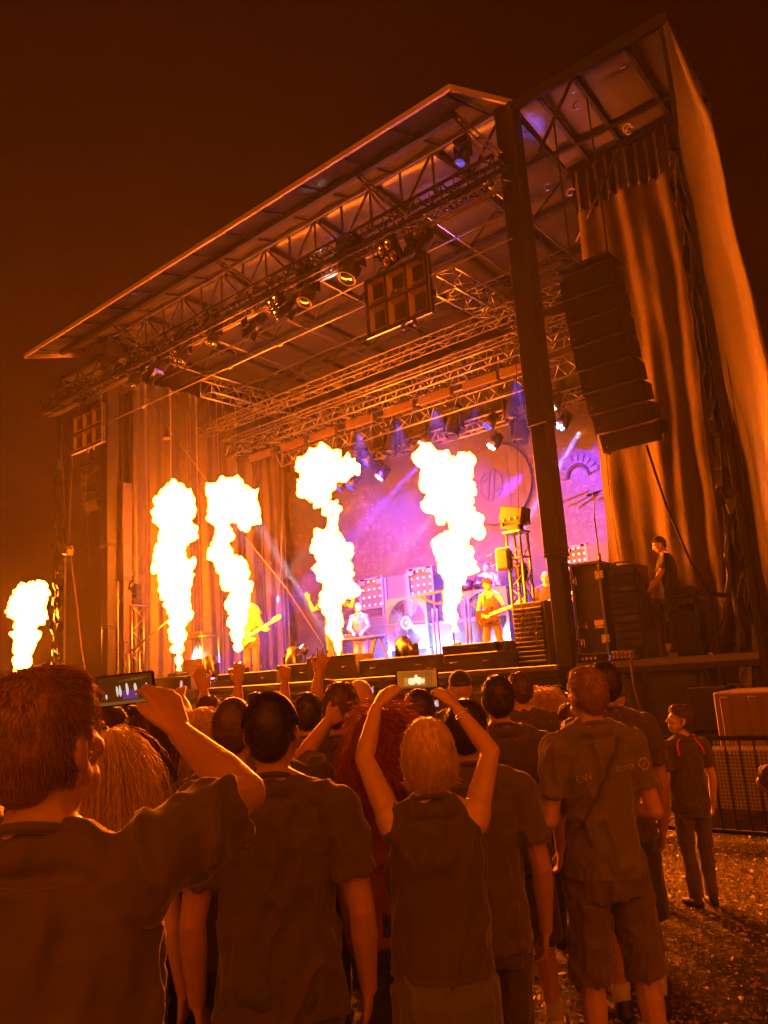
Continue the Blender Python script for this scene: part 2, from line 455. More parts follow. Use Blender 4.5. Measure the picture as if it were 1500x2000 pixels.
part(b, 'wing_beam', POSTM); b = MB(); b.cone((-5.2, 11.0, 10.2), (-4.5, 11.05, 11.2), .03); part(b, 'wing_brace', POSTM, True); b = MB(); b.cone((-5.5, 12.75, 9.4), (-4.1, 12.4, 10.9), .025)
part(b, 'wing_brace', POSTM, True); b = MB(); b.beam((-20.95, 11.0, 10.95), (-18.4, 11.0, 10.95), .06, .12); b.beam((-20.9, 11.02, 10.4), (-18.5, 11.02, 10.4), .05, .05)
for i in range(5): b.beam((-20.9 + i * .5, 11.02, 10.4 if i % 2 else 10.9), (-20.4 + i * .5, 11.02, 10.9 if i % 2 else 10.4), .04, .04, Vector((0, 1, 0)))
part(b, 'wing_beam', POSTM)
# small hooks and clamps on the roof steel
b = MB()
for (u, v) in ((1218, 125), (1225, 250), (1127, 205), (1120, 175), (1070, 365), (1115, 375), (1003, 402), (1230, 255)):
    c = P(u, v, Y=11.4)
    b = MB(); b.tube([c + Vector((.07 * math.cos(a), 0, .06 * math.sin(a))) for a in np.linspace(0, 5, 9)], .014, 5); part(b, 'clamp', CHROME)

# ------------------------------------------------------------------ curtains, tarps, backdrop
def folds(x, t, a=1.0): return a * (.07 * math.sin(x * 7 + 1.5 * nz(x * 1.3, t * 1.2)) + .035 * math.sin(x * 17 + 2 * nz(x, t * 2, 3)))
CURT = mat('curtain_cloth', (.075, .05, .03), .6, var=.25, scale=3, bump=.35, bscale=9, sheen=.2, stretch=(1, 1, .25))
o = sheet('side_curtain', lambda s, t: (-18.05 + folds(s * 6, t), lerp(11.5, 16.95, s), lerp(10.2, DECK + .02, t)), 150, 30, CURT)
tag(o, 'tall brown pleated curtain closing the far left side of the stage', 'curtain')
o = sheet('back_curtain', lambda s, t: (lerp(-18.0, -5.9, s), 17.25 + folds(s * 11, t, .8), lerp(10.4, DECK, t)), 150, 10, mat('black_drape', (.03, .026, .025), .8, var=.2, sheen=.2))
tag(o, 'black drape hanging behind the printed backdrop under the roof', 'curtain')
def wingc(s, t):
    x0 = lerp(-5.35, -5.7, t); x1 = lerp(-3.45, -4.0, t ** 1.5) + .12 * math.sin(t * 9) * t
    x = lerp(x0, x1, s); amp = .3 + .3 * t
    y = 12.72 + (.28 + amp * .8) * (.085 * math.sin(x * 7.5 + 2.6 * nz(x * .9, t * 1.9)) + .045 * math.sin(x * 17 + 3 * nz(x, t * 2, 3))) + .05 * nz(x * 3, t * 9, 5) + .15 * nz(x * 1.2, t * 3) * t - .25 * max(0, t - .7)
    return (x, y, lerp(10.6, DECK + .02, t))
WCM = mat('wing_curtain_cloth', (.6, .44, .28), .7, var=.4, scale=2.2, bump=.8, bscale=6, spec=.15, stretch=(1.4, 1.4, .5))
o = sheet('wing_curtain', wingc, 90, 90, WCM); tag(o, 'tan tarpaulin curtain hanging in folds behind the stage technician', 'curtain')
o = sheet('gathered_valance', lambda s, t: (lerp(-5.4, -3.35, s), 12.66 + .05 * math.sin(s * 70) * (.4 + t) + .03 * nz(s * 20, t), lerp(10.72, 9.9, t + .05 * math.sin(s * 12))), 120, 8, mat('brown_valance', (.12, .08, .05), .7, var=.3, bump=.3)); tag(o, 'short gathered brown valance along the top of the wing', 'curtain')
TB0, TB1 = P(1392, 220, Y=9.9), P(1492, 650, Y=9.9); TB1 = TB0 + (TB1 - TB0) * ((TB0.z - .5) / (TB0.z - TB1.z))
def tarp(s, t):
    A = lerp(Vector((-2.92, 10.98, 11.22)), Vector((-2.75, 10.95, .6)), t)
    k = min(1, t / .19)
    Bt = lerp(Vector((-2.88, 10.95, 11.21)), TB0, k) if t < .19 else lerp(TB0, TB1, (t - .19) / .81)
    p = lerp(A, Bt, s); n = Vector((-.85, -.5, 0))
    return p + n * (.05 * math.sin(s * 7 + t * 5 + nz(t * 3, s)) * k + .06 * nz(s * 3, t * 7) + .02 * math.sin(s * 21 + t * 3) * t)
TARPM = mat('white_tarp', (2.2, 1.9, 1.5), .5, var=.15, scale=2, bump=.3, bscale=5, trans=.3, stretch=(1, 1, .4))
o = sheet('side_tarp', tarp, 24, 90, TARPM, None, .005); tag(o, 'pale tarpaulin lashed down the outer right edge of the stage', 'tarp')
def plastic(s, t):
    x = lerp(-3.18, -2.9, s) - .25 * max(0, t - .5); y = 11.0 + .16 * s + .06 * math.sin(t * 60 + s * 6) * .5
    return (x + .05 * nz(t * 18, s * 4), y + .12 * nz(s * 5 + 7, t * 22), lerp(9.2, .4, t))
PLM = mat('black_plastic', (.03, .026, .022), .18, var=.2, spec=.9, bump=1.0, bscale=12)
o = sheet('plastic_sheet', plastic, 16, 150, PLM, None, .004); tag(o, 'crumpled glossy black plastic sheeting bunched beside the pale tarp', 'plastic sheet')
def flap(s, t):
    a = P(lerp(1420, 1470, s), lerp(1000, 1110, s), Y=12.2); c = P(lerp(1405, 1450, s), lerp(1290, 1290, s), Y=11.9)
    p = lerp(a, c, t); return p + Vector((0, .12 * math.sin(s * 9 + t * 4), .0)) + Vector((.04, .05, 0)) * nz(s * 6, t * 8)
o = sheet('tarp_flap', flap, 30, 40, mat('dark_flap', (.12, .085, .055), .4, var=.4, bump=.5, bscale=6)); tag(o, 'loose dark tarpaulin flap stretched diagonally behind the handrail', 'tarp')
def lcur(s, t):
    x = lerp(-20.9, -18.45, s); return (x, 12.6 + folds(x * 1.6, t, 1.4) + .35 * math.sin(t * 3) * nz(x * 2, t * 2) , lerp(10.6, .3, t))
o = sheet('wing_curtain', lcur, 80, 60, mat('dark_wing_cloth', (.07, .05, .035), .35, var=.4, scale=2, bump=.6, bscale=6, spec=.7)); tag(o, 'dark shiny curtain behind the far left speaker column', 'curtain')
def lpl(s, t): return (lerp(-21.1, -20.55, s) + .07 * nz(t * 20, s * 3), 10.95 + .12 * nz(s * 4, t * 26), lerp(8.5, 1.0, t))
o = sheet('plastic_sheet', lpl, 10, 120, PLM, None, .004); tag(o, 'crumpled black plastic at the far left end of the stage', 'plastic sheet')

def backdrop_mat():
    m = bpy.data.materials.new('printed_backdrop'); m.use_nodes = True
    nt = m.node_tree; N = nt.nodes; L = nt.links; b = N['Principled BSDF']; b.inputs['Roughness'].default_value = .6
    tc = N.new('ShaderNodeTexCoord')
    mp = N.new('ShaderNodeMapping'); mp.inputs['Rotation'].default_value = (rad(90), 0, 0); L.new(tc.outputs['Object'], mp.inputs[0])
    br = N.new('ShaderNodeTexBrick'); br.inputs['Scale'].default_value = 1.1; br.inputs['Mortar Size'].default_value = .03
    br.inputs['Color1'].default_value = (.2, .2, .2, 1); br.inputs['Color2'].default_value = (.9, .9, .9, 1); br.inputs['Mortar'].default_value = (0, 0, 0, 1)
    n1 = N.new('ShaderNodeTexNoise'); n1.inputs['Scale'].default_value = .7; n1.inputs['Detail'].default_value = 8; n1.inputs['Roughness'].default_value = .7
    n2 = N.new('ShaderNodeTexNoise'); n2.inputs['Scale'].default_value = 5; n2.inputs['Detail'].default_value = 8; n2.inputs['Distortion'].default_value = 1.5
    v = N.new('ShaderNodeTexVoronoi'); v.feature = 'DISTANCE_TO_EDGE'; v.inputs['Scale'].default_value = 2.3
    for x in (br, n1, n2, v): L.new(mp.outputs[0], x.inputs['Vector'])
    r1 = N.new('ShaderNodeMapRange'); r1.inputs[1].default_value = .42; r1.inputs[2].default_value = .6; L.new(n1.outputs['Fac'], r1.inputs[0])
    r2 = N.new('ShaderNodeMapRange'); r2.inputs[1].default_value = .45; r2.inputs[2].default_value = .62; L.new(n2.outputs['Fac'], r2.inputs[0])
    r3 = N.new('ShaderNodeMapRange'); r3.inputs[1].default_value = .02; r3.inputs[2].default_value = .07; L.new(v.outputs['Distance'], r3.inputs[0])
    m1 = N.new('ShaderNodeMath'); m1.operation = 'MULTIPLY'; L.new(r1.outputs[0], m1.inputs[0]); L.new(r2.outputs[0], m1.inputs[1])
    m2 = N.new('ShaderNodeMath'); m2.operation = 'MULTIPLY'; L.new(m1.outputs[0], m2.inputs[0]); L.new(r3.outputs[0], m2.inputs[1])
    m3 = N.new('ShaderNodeMix'); m3.data_type = 'RGBA'; m3.blend_type = 'MULTIPLY'; m3.inputs['Factor'].default_value = .8
    L.new(m2.outputs[0], m3.inputs[6]); L.new(br.outputs['Color'], m3.inputs[7])
    cr = N.new('ShaderNodeValToRGB'); e = cr.color_ramp.elements
    e[0].color = (.0035, .003, .007, 1); e[1].color = (.075, .05, .065, 1); L.new(m3.outputs[2], cr.inputs[0])
    L.new(cr.outputs[0], b.inputs['Base Color'])
    return m
bdy = 17.0
o = sheet('backdrop', lambda s, t: (lerp(-17.9, -5.9, s), bdy + .05 * math.sin(s * 21) * t + .03 * nz(s * 8, t * 5), lerp(8.35, DECK + .05, t)), 60, 20, backdrop_mat())
tag(o, 'huge printed backdrop with machinery, round emblem and gear behind the band', 'backdrop')
def polyline(b, pts, o, sc, y, r, xdir=Vector((1, 0, 0)), zdir=Vector((0, 0, 1)), dep=.006):
    for p, q in zip(pts[:-1], pts[1:]):
        a = o + xdir * p[0] * sc + zdir * p[1] * sc; c = o + xdir * q[0] * sc + zdir * q[1] * sc
        b.beam(a, c, r, dep, xdir.cross(zdir))
LOGO = [[(-.36, -.92), (.02, -.92), (.38, .92), (0, .92), (-.36, -.92)], [(-.1, .72), (-.42, .8), (-.82, .42), (-.82, -.42), (-.45, -.8)],
        [(-.82, .42), (-.5, .3), (-.2, .5)], [(.1, -.72), (.42, -.8), (.82, -.42), (.82, .42), (.45, .8)], [(.82, -.42), (.5, -.3), (.2, -.5)]]
bo = o
ec = P(966, 945, Y=16.88)
b = MB(); b.cone((ec.x, 16.92, ec.z), (ec.x, 16.925, ec.z), 1.02, n=48)
k = b.build('emblem_disc', mat('emblem_print', (.11, .07, .07), .6, var=.85, scale=4.5), bo)
b = MB()
for pl in LOGO: polyline(b, [(x * .62, z * .68) for x, z in pl], Vector((ec.x - .12, 16.905, ec.z)), .62, 0, .045)
for i in range(-2, 3):
    h = math.sqrt(1 - (i * .36) ** 2) if abs(i * .36) < 1 else .3
    if i in (-2, 2, 1): b.beam((ec.x + i * .4, 16.915, ec.z - h * .95), (ec.x + i * .4, 16.915, ec.z + h * .95), .03, .004, Vector((0, 1, 0)))
    if i in (-2, 0, 2, -1): b.beam((ec.x + .35, 16.915, ec.z + i * .36), (ec.x + h * .95, 16.915, ec.z + i * .36), .03, .004, Vector((0, 1, 0)))
b.tube([(ec.x + 1.04 * math.cos(a), 16.91, ec.z + 1.04 * math.sin(a)) for a in np.linspace(0, 6.283, 41)], .012, 4)
b.build('emblem_line', mat('emblem_ink', (.05, .03, .03), .7, var=.2), bo)
gc = P(1128, 930, Y=16.9)
b = MB()
for i in range(9):
    a = i * .34 + .25; d = Vector((math.cos(a), 0, math.sin(a)))
    b.beam(Vector((gc.x, 16.93, gc.z)) + d * .3, Vector((gc.x, 16.93, gc.z)) + d * .52, .11, .006, Vector((0, 1, 0)))
b.tube([(gc.x + .28 * math.cos(a), 16.93, gc.z + .28 * math.sin(a)) for a in np.linspace(0, 3.14, 16)], .04, 4)
for i in range(6): b.beam((gc.x - .6 + .25 * i, 16.93, gc.z - .5 - .1 * (i % 3)), (gc.x + .2 + .25 * i, 16.93, gc.z - .35 - .1 * (i % 2)), .07, .006, Vector((0, 1, 0)))
b.build('gear_print', MATS['emblem_print'], bo)

# ------------------------------------------------------------------ trusses
def truss(label, p, q, wd, ht, nb, m=ALU, name='box_truss', group=None, r=.028, lr=.012, up=Vector((0, 0, 1))):
    p = Vector(p); q = Vector(q); t = thing(name, label, 'truss', lerp(p, q, .5), 0, group)
    c = Vector(t.location); x, y, d = frame_of(q - p, up)
    cs = [(-wd / 2, -ht / 2), (wd / 2, -ht / 2), (wd / 2, ht / 2), (-wd / 2, ht / 2)]
    if ht == 0: cs = cs[:2]
    if ht < 0: ht = -ht; cs = [(-wd / 2, ht / 2), (wd / 2, ht / 2), (0, -ht / 2)]
    F = lambda k, s: lerp(p, q, s) + x * cs[k][0] + y * cs[k][1] - c
    for k in range(len(cs)):
        b = MB(); b.cone(F(k, 0), F(k, 1), r, n=8); b.build('chord', m, t, True)
    b = MB(); n = len(cs)
    prs = [(k, (k + 1) % n) for k in range(n)] if n > 2 else [(0, 1)]
    for (i, j) in prs:
        for s in range(nb):
            a, e = s / nb, (s + 1) / nb
            b.cone(F(i if s % 2 else j, a), F(j if s % 2 else i, e), lr, n=5)
            if s % 4 == 0: b.cone(F(i, a), F(j, a), lr, n=5)
        b.cone(F(i, 1), F(j, 1), lr, n=5)
    b.build('lacing', m, t, True)
    return t
T2z, T3z, T4z = 8.72, 8.5, 7.9
truss('silver box truss nearest of the lit rear trusses, carrying brown battens', (-18.4, 14.9, T2z), (-6.3, 14.9, T2z), .42, .36, 44)
truss('silver truss behind the batten truss, with washlights hung on its rear', (-17.0, 15.9, 8.4), (-6.4, 15.9, 8.4), .4, -.42, 30)
truss('lowest rear truss just above the top of the backdrop', (-14.6, 16.4, 7.85), (-6.6, 16.4, 7.85), .3, .28, 30)
truss('thin dim ladder truss highest of the rear trusses', (-17.6, 13.5, 8.95), (-6.0, 13.5, 8.95), .3, .26, 36, mat('dull_alu', (.3, .26, .22), .5, .6, var=.2), r=.018, lr=.009)
truss('slim pipe ladder between the dim truss and the batten truss', (-17.4, 14.1, 8.75), (-6.1, 14.1, 8.75), .22, 0, 40, MATS['dull_alu'], r=.018, lr=.008)
truss('short silver side truss hung under the roof near the front right post', (-9.0, 13.6, 10.3), (-9.0, 17.0, 10.3), .5, .5, 10, r=.034, lr=.017)
truss('short silver side truss hung under the roof above the left curtain', (-17.4, 13.5, 10.3), (-17.4, 17.0, 10.3), .5, .5, 10, r=.034, lr=.017)
FT = truss('long black front lighting truss loaded with spotlights under the canopy', (-20.0, 10.2, 9.62), (-5.5, 10.2, 9.62), .42, .36, 56, mat('black_truss', (.05, .045, .042), .35, .7, var=.2), name='lighting_truss', r=.03, lr=.013)
b = MB()
for i, (y, z) in enumerate(((10.0, 9.36), (10.12, 9.3), (10.24, 9.34), (10.35, 9.4))): b.cone((-19.9, y, z), (-5.6, y, z), .016, n=6)
o = b.build('cable_loom', mat('loom', (.5, .4, .36), .35, .5, var=.2), None, True); tag(o, 'bundle of straight pipes and cables slung below the front lighting truss', 'cables')
b = MB()
for i in range(70):
    x = RNG.uniform(-19.7, -5.8); ln = RNG.uniform(.25, .9)
    b.tube([(x + ln * k / 5, 10.2 + RNG.normal(0, .1), 9.52 + RNG.normal(0, .09)) for k in range(6)], .012, 4)
o = b.build('cable_bundle', mat('black_cable', (.03, .03, .035), .25, var=.2), None, True); tag(o, 'tangle of black cables stuffed inside the front lighting truss', 'cables')
b = MB(); b.cone(P(200, 830, Y=10.2), P(1000, 466, Y=10.2), .014, n=8)
for k in (.15, .42, .55, .8): b.box(lerp(P(200, 830, Y=10.2), P(1000, 466, Y=10.2), k), (.1, .07, .07))
o = b.build('cross_bar', mat('bar_alu', (.85, .78, .6), .3, .7, var=.05), None, True); tag(o, 'bright thin bar slung across the stage front below the spotlights', 'bar')
b = MB(); b.beam((-18.75, 10.6, 10.3), (-18.75, 17, 10.3), .06, .05); o = b.build('roof_pipe', mat('bar_pink', (.6, .5, .55), .35, .6), None, True); tag(o, 'single pale pipe running back under the roof at far left', 'bar')
# ------------------------------------------------------------------ flames
def flame_mat():
    m = bpy.data.materials.new('fire'); m.use_nodes = True
    nt = m.node_tree; N = nt.nodes; L = nt.links; N.remove(N['Principled BSDF']); out = N['Material Output']
    tc = N.new('ShaderNodeTexCoord'); n = N.new('ShaderNodeTexNoise'); n.inputs['Scale'].default_value = 2.6; n.inputs['Detail'].default_value = 6; n.inputs['Distortion'].default_value = .8
    L.new(tc.outputs['Object'], n.inputs['Vector'])
    lw = N.new('ShaderNodeLayerWeight'); lw.inputs['Blend'].default_value = .5
    a = N.new('ShaderNodeMath'); a.operation = 'MULTIPLY_ADD'; a.inputs[1].default_value = .55; L.new(n.outputs['Fac'], a.inputs[0]); L.new(lw.outputs['Facing'], a.inputs[2])
    r = N.new('ShaderNodeValToRGB'); e = r.color_ramp.elements
    e[0].position = .56; e[0].color = (1, .155, .005, 1); e[1].position = 1.2 / 1.6; e[1].color = (.008, .0015, .0001, 1)
    x = r.color_ramp.elements.new(.68); x.color = (.1, .024, .0006, 1)
    sc = N.new('ShaderNodeMath'); sc.operation = 'MULTIPLY'; sc.inputs[1].default_value = 1 / 1.6; L.new(a.outputs[0], sc.inputs[0]); L.new(sc.outputs[0], r.inputs[0])
    em = N.new('ShaderNodeEmission'); em.inputs['Strength'].default_value = 255 * FLAME_POWER; L.new(r.outputs[0], em.inputs[0])
    tr = N.new('ShaderNodeBsdfTransparent')
    mr = N.new('ShaderNodeMapRange'); mr.inputs[1].default_value = 1.02; mr.inputs[2].default_value = 1.2; n3 = N.new('ShaderNodeTexNoise'); n3.inputs['Scale'].default_value = 6; n3.inputs['Detail'].default_value = 6; n3.inputs['Distortion'].default_value = 1.5; L.new(tc.outputs['Object'], n3.inputs['Vector'])
    m3 = N.new('ShaderNodeMath'); m3.operation = 'MULTIPLY_ADD'; m3.inputs[1].default_value = .75; L.new(n3.outputs['Fac'], m3.inputs[0]); L.new(sc.outputs[0], m3.inputs[2]); L.new(m3.outputs[0], mr.inputs[0])
    ms = N.new('ShaderNodeMixShader'); L.new(mr.outputs[0], ms.inputs[0]); L.new(em.outputs[0], ms.inputs[1]); L.new(tr.outputs[0], ms.inputs[2])
    L.new(ms.outputs[0], out.inputs['Surface'])
    return m
FIRE = flame_mat()
def flame(label, Y, blobs, group='fire jets along the stage front'):
    b = MB(); base = P(*blobs[-1][:2], Y=Y)
    for (u, v, r) in blobs:
        c = P(u, v, Y=Y); D = (c - CC).dot(CR @ Vector((0, 0, -1))); rr = r * D / FPX
        b.ball(c - base, (rr, rr * .9, rr), None, 12, 8)
    me = remesh(b.mesh('flame'), .045, 2)
    co = coords(me); nn = normals(me)
    d = np.array([noise.fractal(Vector(p) * 2.2, 1, 2, 4) for p in co]) * .11 + np.array([abs(noise.noise(Vector(p) * 4.5)) for p in co]) * .13 + np.array([noise.fractal(Vector(p) * 9, 1, 2, 3) for p in co]) * .045 - .035 + np.array([max(0, noise.noise(Vector((p[0] * 5, p[1] * 5, p[2] * 3.2 + 7))) - .22) for p in co]) * .34
    up = np.array([max(0, noise.noise(Vector((p[0] * 6 + 3, p[1] * 6, p[2] * 6))) - .2) for p in co]) * .3
    low = np.clip((co[:, 2]) / 1.0, .25, 1)
    mv = nn * (d * low)[:, None]; mv[:, 2] += up * low; setco(me, co + mv)
    o = link('flame_jet', me, FIRE, None, True); o.location = base
    return tag(o, label, 'flame', group)
F1 = [(345,985,41),(340,1010,40),(352,1040,33),(335,1085,34),(322,1095,26),(345,1120,34),(340,1150,31),(345,1180,24),(350,1210,20),(350,1240,17),(350,1265,12),(349,1290,9),(348,1308,6)]
F2 = [(438,978,36),(465,985,40),(482,1010,27),(430,1010,27),(435,1045,22),(428,1078,22),(440,1100,26),(457,1125,29),(468,1150,24),(462,1180,22),(468,1210,19),(467,1240,14),(467,1265,10),(466,1298,6)]
F3 = [(622,928,40),(640,912,36),(612,905,24),(660,922,26),(697,915,14),(680,914,20),(605,950,25),(625,972,23),(637,990,11),(650,985,5),(657,978,6),(660,992,5),(655,1004,8),(648,1018,12),(648,1032,15),(645,1060,25),(636,1078,25),(668,1092,24),(655,1120,34),(638,1110,22),(660,1145,28),(650,1170,24),(655,1195,18),(655,1220,17),(660,1245,12),(660,1265,9),(661,1283,6)]
F4 = [(868,922,40),(895,925,36),(850,938,32),(845,908,22),(880,965,40),(905,903,24),(915,955,18),(865,985,22),(858,1006,9),(900,1005,28),(905,1030,29),(928,1042,12),(944,1048,5),(870,1075,25),(890,1060,29),(900,1085,24),(886,1105,30),(893,1135,20),(890,1160,16),(880,1180,13),(885,1205,12),(890,1230,8),(893,1254,5)]
F0 = [(55,1168,28),(75,1160,18),(40,1188,22),(65,1192,28),(22,1196,12),(80,1207,12),(50,1217,25),(50,1245,23),(45,1265,20),(42,1290,17),(40,1315,14),(36,1336,10)]
flame('shortest fire jet, left of the stage behind the man filming', 11.0, F0)
flame('tall straight fire jet, left of two close together on stage left', 11.0, F1)
flame('fire jet bulging to the right at its head, beside the straight one', 11.0, F2)
flame('broken fire jet with a detached fireball above it, mid stage', 11.0, F3)
flame('thick fire jet with a big round head, nearest the right post', 11.0, F4)

# projectors
def projector(u, v, label):
    c = P(u, v, Y=11.0); t = thing('flame_projector', label, 'flame projector', (c.x, c.y, DECK), 0, 'flame projectors')
    h = c.z - DECK - .05
    b = MB(); b.box((0, 0, h / 2), (.34, .34, h), bev=.02); b.build('housing', BLKMET, t)
    b = MB(); b.lathe([(.09, h), (.07, h + .04), (.06, h + .06)]); b.build('nozzle', STEEL, t, True)
for (u, v, n) in ((348, 1310, 'black flame projector box under the straight fire jet'), (466, 1300, 'black flame projector box under the fire jet bulging right'),
                  (661, 1285, 'black flame projector box under the broken fire jet'), (893, 1256, 'black flame projector box under the thick right fire jet')): projector(u, v, n)
c = P(36, 1340, Y=11.0); t = thing('flame_projector', 'flame projector on a steel stand left of the stage', 'flame projector', (c.x, c.y, 0), 0, 'flame projectors')
b = MB(); b.box((0, 0, c.z - .2), (.34, .34, .3), bev=.02); b.build('housing', BLKMET, t)
b = MB()
for sx in (-1, 1):
    for sy in (-1, 1): b.cone((sx * .4, sy * .4, 0), (sx * .15, sy * .15, c.z - .34), .025)
b.build('stand', STEEL, t)

# boxes along the lip
BOXF = mat('box_face', (.1, .08, .07), .5, var=.3, scale=5, bump=.15)
def lipbox(u0, v0, u1, v1, Y, label, m=BOXF, depth=.5, name='riser_box'):
    a = P(u0, v0, Y=Y); e = P(u1, v1, Y=Y); z0 = DECK + .005
    t = thing(name, label, 'riser', ((a.x + e.x) / 2, Y + depth / 2, z0)); wd = abs(e.x - a.x); h = max(.1, max(a.z, e.z) - z0)
    b = MB(); b.box((0, 0, h / 2), (wd, depth, h), bev=.015); b.build('body', m, t)
    b = MB(); b.box((0, -depth / 2 - .004, h - .03), (wd * .96, .012, .035)); b.build('trim', BLKMET, t)
    b = MB()
    for s in (-1, 1): b.tube([(s * wd * .3 + x, -depth / 2 - .02 - .02 * abs(math.cos(x * 26)), h * .5) for x in np.linspace(-.06, .06, 5)], .008, 5)
    b.build('handle', STEEL, t)
lipbox(598, 1285, 694, 1283, 10.62, 'wide plywood faced riser below the broken fire jet', WOOD)
lipbox(862, 1262, 966, 1258, 10.75, 'black riser under the thick right fire jet')
lipbox(865, 1280, 972, 1276, 10.5, 'low black box on the stage edge before the right fire jet')
lipbox(916, 1257, 985, 1254, 10.95, 'pale plywood riser in front of the bare armed guitarist', WOOD)
lipbox(425, 1318, 540, 1312, 10.5, 'long low black box on the stage edge below the jet bulging right')
lipbox(300, 1325, 372, 1320, 10.6, 'low black box on the stage edge below the straight jet')
lipbox(700, 1290, 850, 1282, 10.6, 'long dark box on the stage edge in front of the keyboard player')
lipbox(540, 1300, 604, 1297, 10.9, 'square dark box behind the lifted hand at stage left')

# ------------------------------------------------------------------ light fixtures
def emissive(name, c, s): return emat(name, c, s)
def spot(loc, target, color, power, size, blend=.3, parent=None, rad_=.05):
    d = bpy.data.lights.new('spot', 'SPOT'); d.energy = power; d.color = color; d.spot_size = rad(size); d.spot_blend = blend; d.shadow_soft_size = rad_
    o = bpy.data.objects.new('lamp', d); COL.objects.link(o); o.location = loc
    o.rotation_euler = (Vector(target) - Vector(loc)).to_track_quat('-Z', 'Y').to_euler()
    return o
def moving_head(loc, target, label, lens=None, sc=1.0, hang=True, group='moving head lights'):
    loc = Vector(loc); t = thing('moving_head', label, 'stage light', loc, 0, group); sg = -1 if hang else 1
    b = MB(); b.box((0, 0, 0), (.36 * sc, .3 * sc, .13 * sc), bev=.02)
    if hang:
        for s in (-1, 1): b.tube([(s * .12 * sc, 0, .06 * sc), (s * .12 * sc, 0, .16 * sc)], .02 * sc, 6)
    b.build('base', BLKMET, t)
    b = MB()
    for s in (-1, 1): b.box((s * .2 * sc, 0, sg * .26 * sc), (.05 * sc, .14 * sc, .42 * sc), bev=.015)
    b.box((0, 0, sg * .09 * sc), (.44 * sc, .15 * sc, .06 * sc), bev=.01); b.build('yoke', BLKMET, t)
    c = Vector((0, 0, sg * .38 * sc)); d = (Vector(target) - loc).normalized()
    b = MB(); b.lathe([(.06 * sc, -.24 * sc), (.12 * sc, -.2 * sc), (.15 * sc, -.05 * sc), (.155 * sc, .1 * sc), (.14 * sc, .2 * sc), (.15 * sc, .22 * sc), (.15 * sc, .25 * sc), (.125 * sc, .25 * sc), (.12 * sc, .23 * sc)], c, d, 20)
    h = b.build('head', mat('fixture_shell', (.045, .042, .04), .3, .4, var=.2), t, True)
    b = MB(); b.lathe([(.12 * sc, .235 * sc), (.08 * sc, .25 * sc), (.02 * sc, .258 * sc)], c, d, 16); b.build('lens', lens or GLASS, h, True)
    return t
def wash(loc, target, label, col, strength, sc=1.0, group='LED wash lights'):
    loc = Vector(loc); t = thing('wash_light', label, 'stage light', loc, 0, group); d = (Vector(target) - loc).normalized()
    b = MB(); b.lathe([(.05 * sc, -.22 * sc), (.1 * sc, -.2 * sc), (.13 * sc, -.02 * sc), (.14 * sc, .1 * sc), (.11 * sc, .1 * sc)], (0, 0, 0), d, 18); b.build('can', MATS['fixture_shell'], t, True)
    b = MB(); x, y, dd = frame_of(d)
    for k in range(7):
        o = Vector((0, 0, 0)) if k == 0 else x * math.cos(k * 1.047) * .078 * sc + y * math.sin(k * 1.047) * .078 * sc
        b.ball(o + dd * .1 * sc, .03 * sc, None, 10, 6)
    b.build('led', emissive('led_%s' % (col,), col, strength), t, True)
    b = MB(); b.tube([x * .16 * sc, x * .16 * sc + Vector((0, 0, .22 * sc)), Vector((0, 0, .28 * sc)), -x * .16 * sc + Vector((0, 0, .22 * sc)), -x * .16 * sc], .014 * sc, 5); b.build('yoke', BLKMET, t)
    return t
BULB = mat('halogen_bulb', (.7, .55, .35), .1, .5, var=0)
def blinder(loc, label, sc=1.0, nx=2, nz_=2, tilt=.5, rz=-.3):
    t = thing('blinder_light', label, 'stage light', loc, rz, 'blinders on the front truss'); R = Matrix.Rotation(tilt, 3, 'X')
    b = MB(); b.box((0, 0, 0), (.22 * nx * sc, .16 * sc, .22 * nz_ * sc), R, bev=.02)
    for s in (-1, 1): b.box(R @ Vector((s * (.12 * nx * sc), 0, .08 * sc)), (.02, .05, .3 * sc))
    b.build('housing', BLKMET, t)
    for i in range(nx):
        for j in range(nz_):
            c = R @ Vector(((i - (nx - 1) / 2) * .21 * sc, -.085 * sc, (j - (nz_ - 1) / 2) * .21 * sc)); d = R @ Vector((0, -1, 0))
            b = MB(); b.lathe([(.092 * sc, 0), (.085 * sc, .02), (.05 * sc, -.03), (.02 * sc, -.04)], c, d, 16); q = b.build('reflector', CHROME, t, True)
            b = MB(); b.ball(c + d * .01, .025 * sc, None, 8, 6); b.build('bulb', BULB, q, True)
    b = MB(); b.box(R @ Vector((0, -.1 * sc, -.26 * sc * nz_ / 2 - .04)), (.24 * nx * sc, .2 * sc, .012), R); b.build('barndoor', BLKMET, t)
def par(loc, label, tgt, sc=1.0):
    t = thing('par_light', label, 'stage light', loc, 0, 'par lights on the front truss'); d = (Vector(tgt) - Vector(loc)).normalized()
    b = MB(); b.lathe([(.06 * sc, -.26 * sc), (.1 * sc, -.24 * sc), (.11 * sc, .16 * sc), (.105 * sc, .16 * sc), (.1 * sc, 0)], (0, 0, 0), d, 16); h = b.build('can', MATS['fixture_shell'], t, True)
    b = MB(); b.lathe([(.1 * sc, .02), (.02, .05)], (0, 0, 0), d, 14); b.build('lens', BULB, h, True)
    x, y, dd = frame_of(d); b = MB()
    for a in range(4):
        o = (x, y, -x, -y)[a] * .12 * sc; b.box(dd * .2 * sc + o * 1.15, (.16 * sc, .015, .16 * sc), Matrix.Rotation(a * 1.3, 3, 'Y'))
    b.build('barndoor', BLKMET, t)
ZT = 9.35
stagec = (-11.5, 13.5, 2)
ord_ = ['leftmost', 'second', 'third', 'fourth', 'fifth', 'sixth', 'seventh']
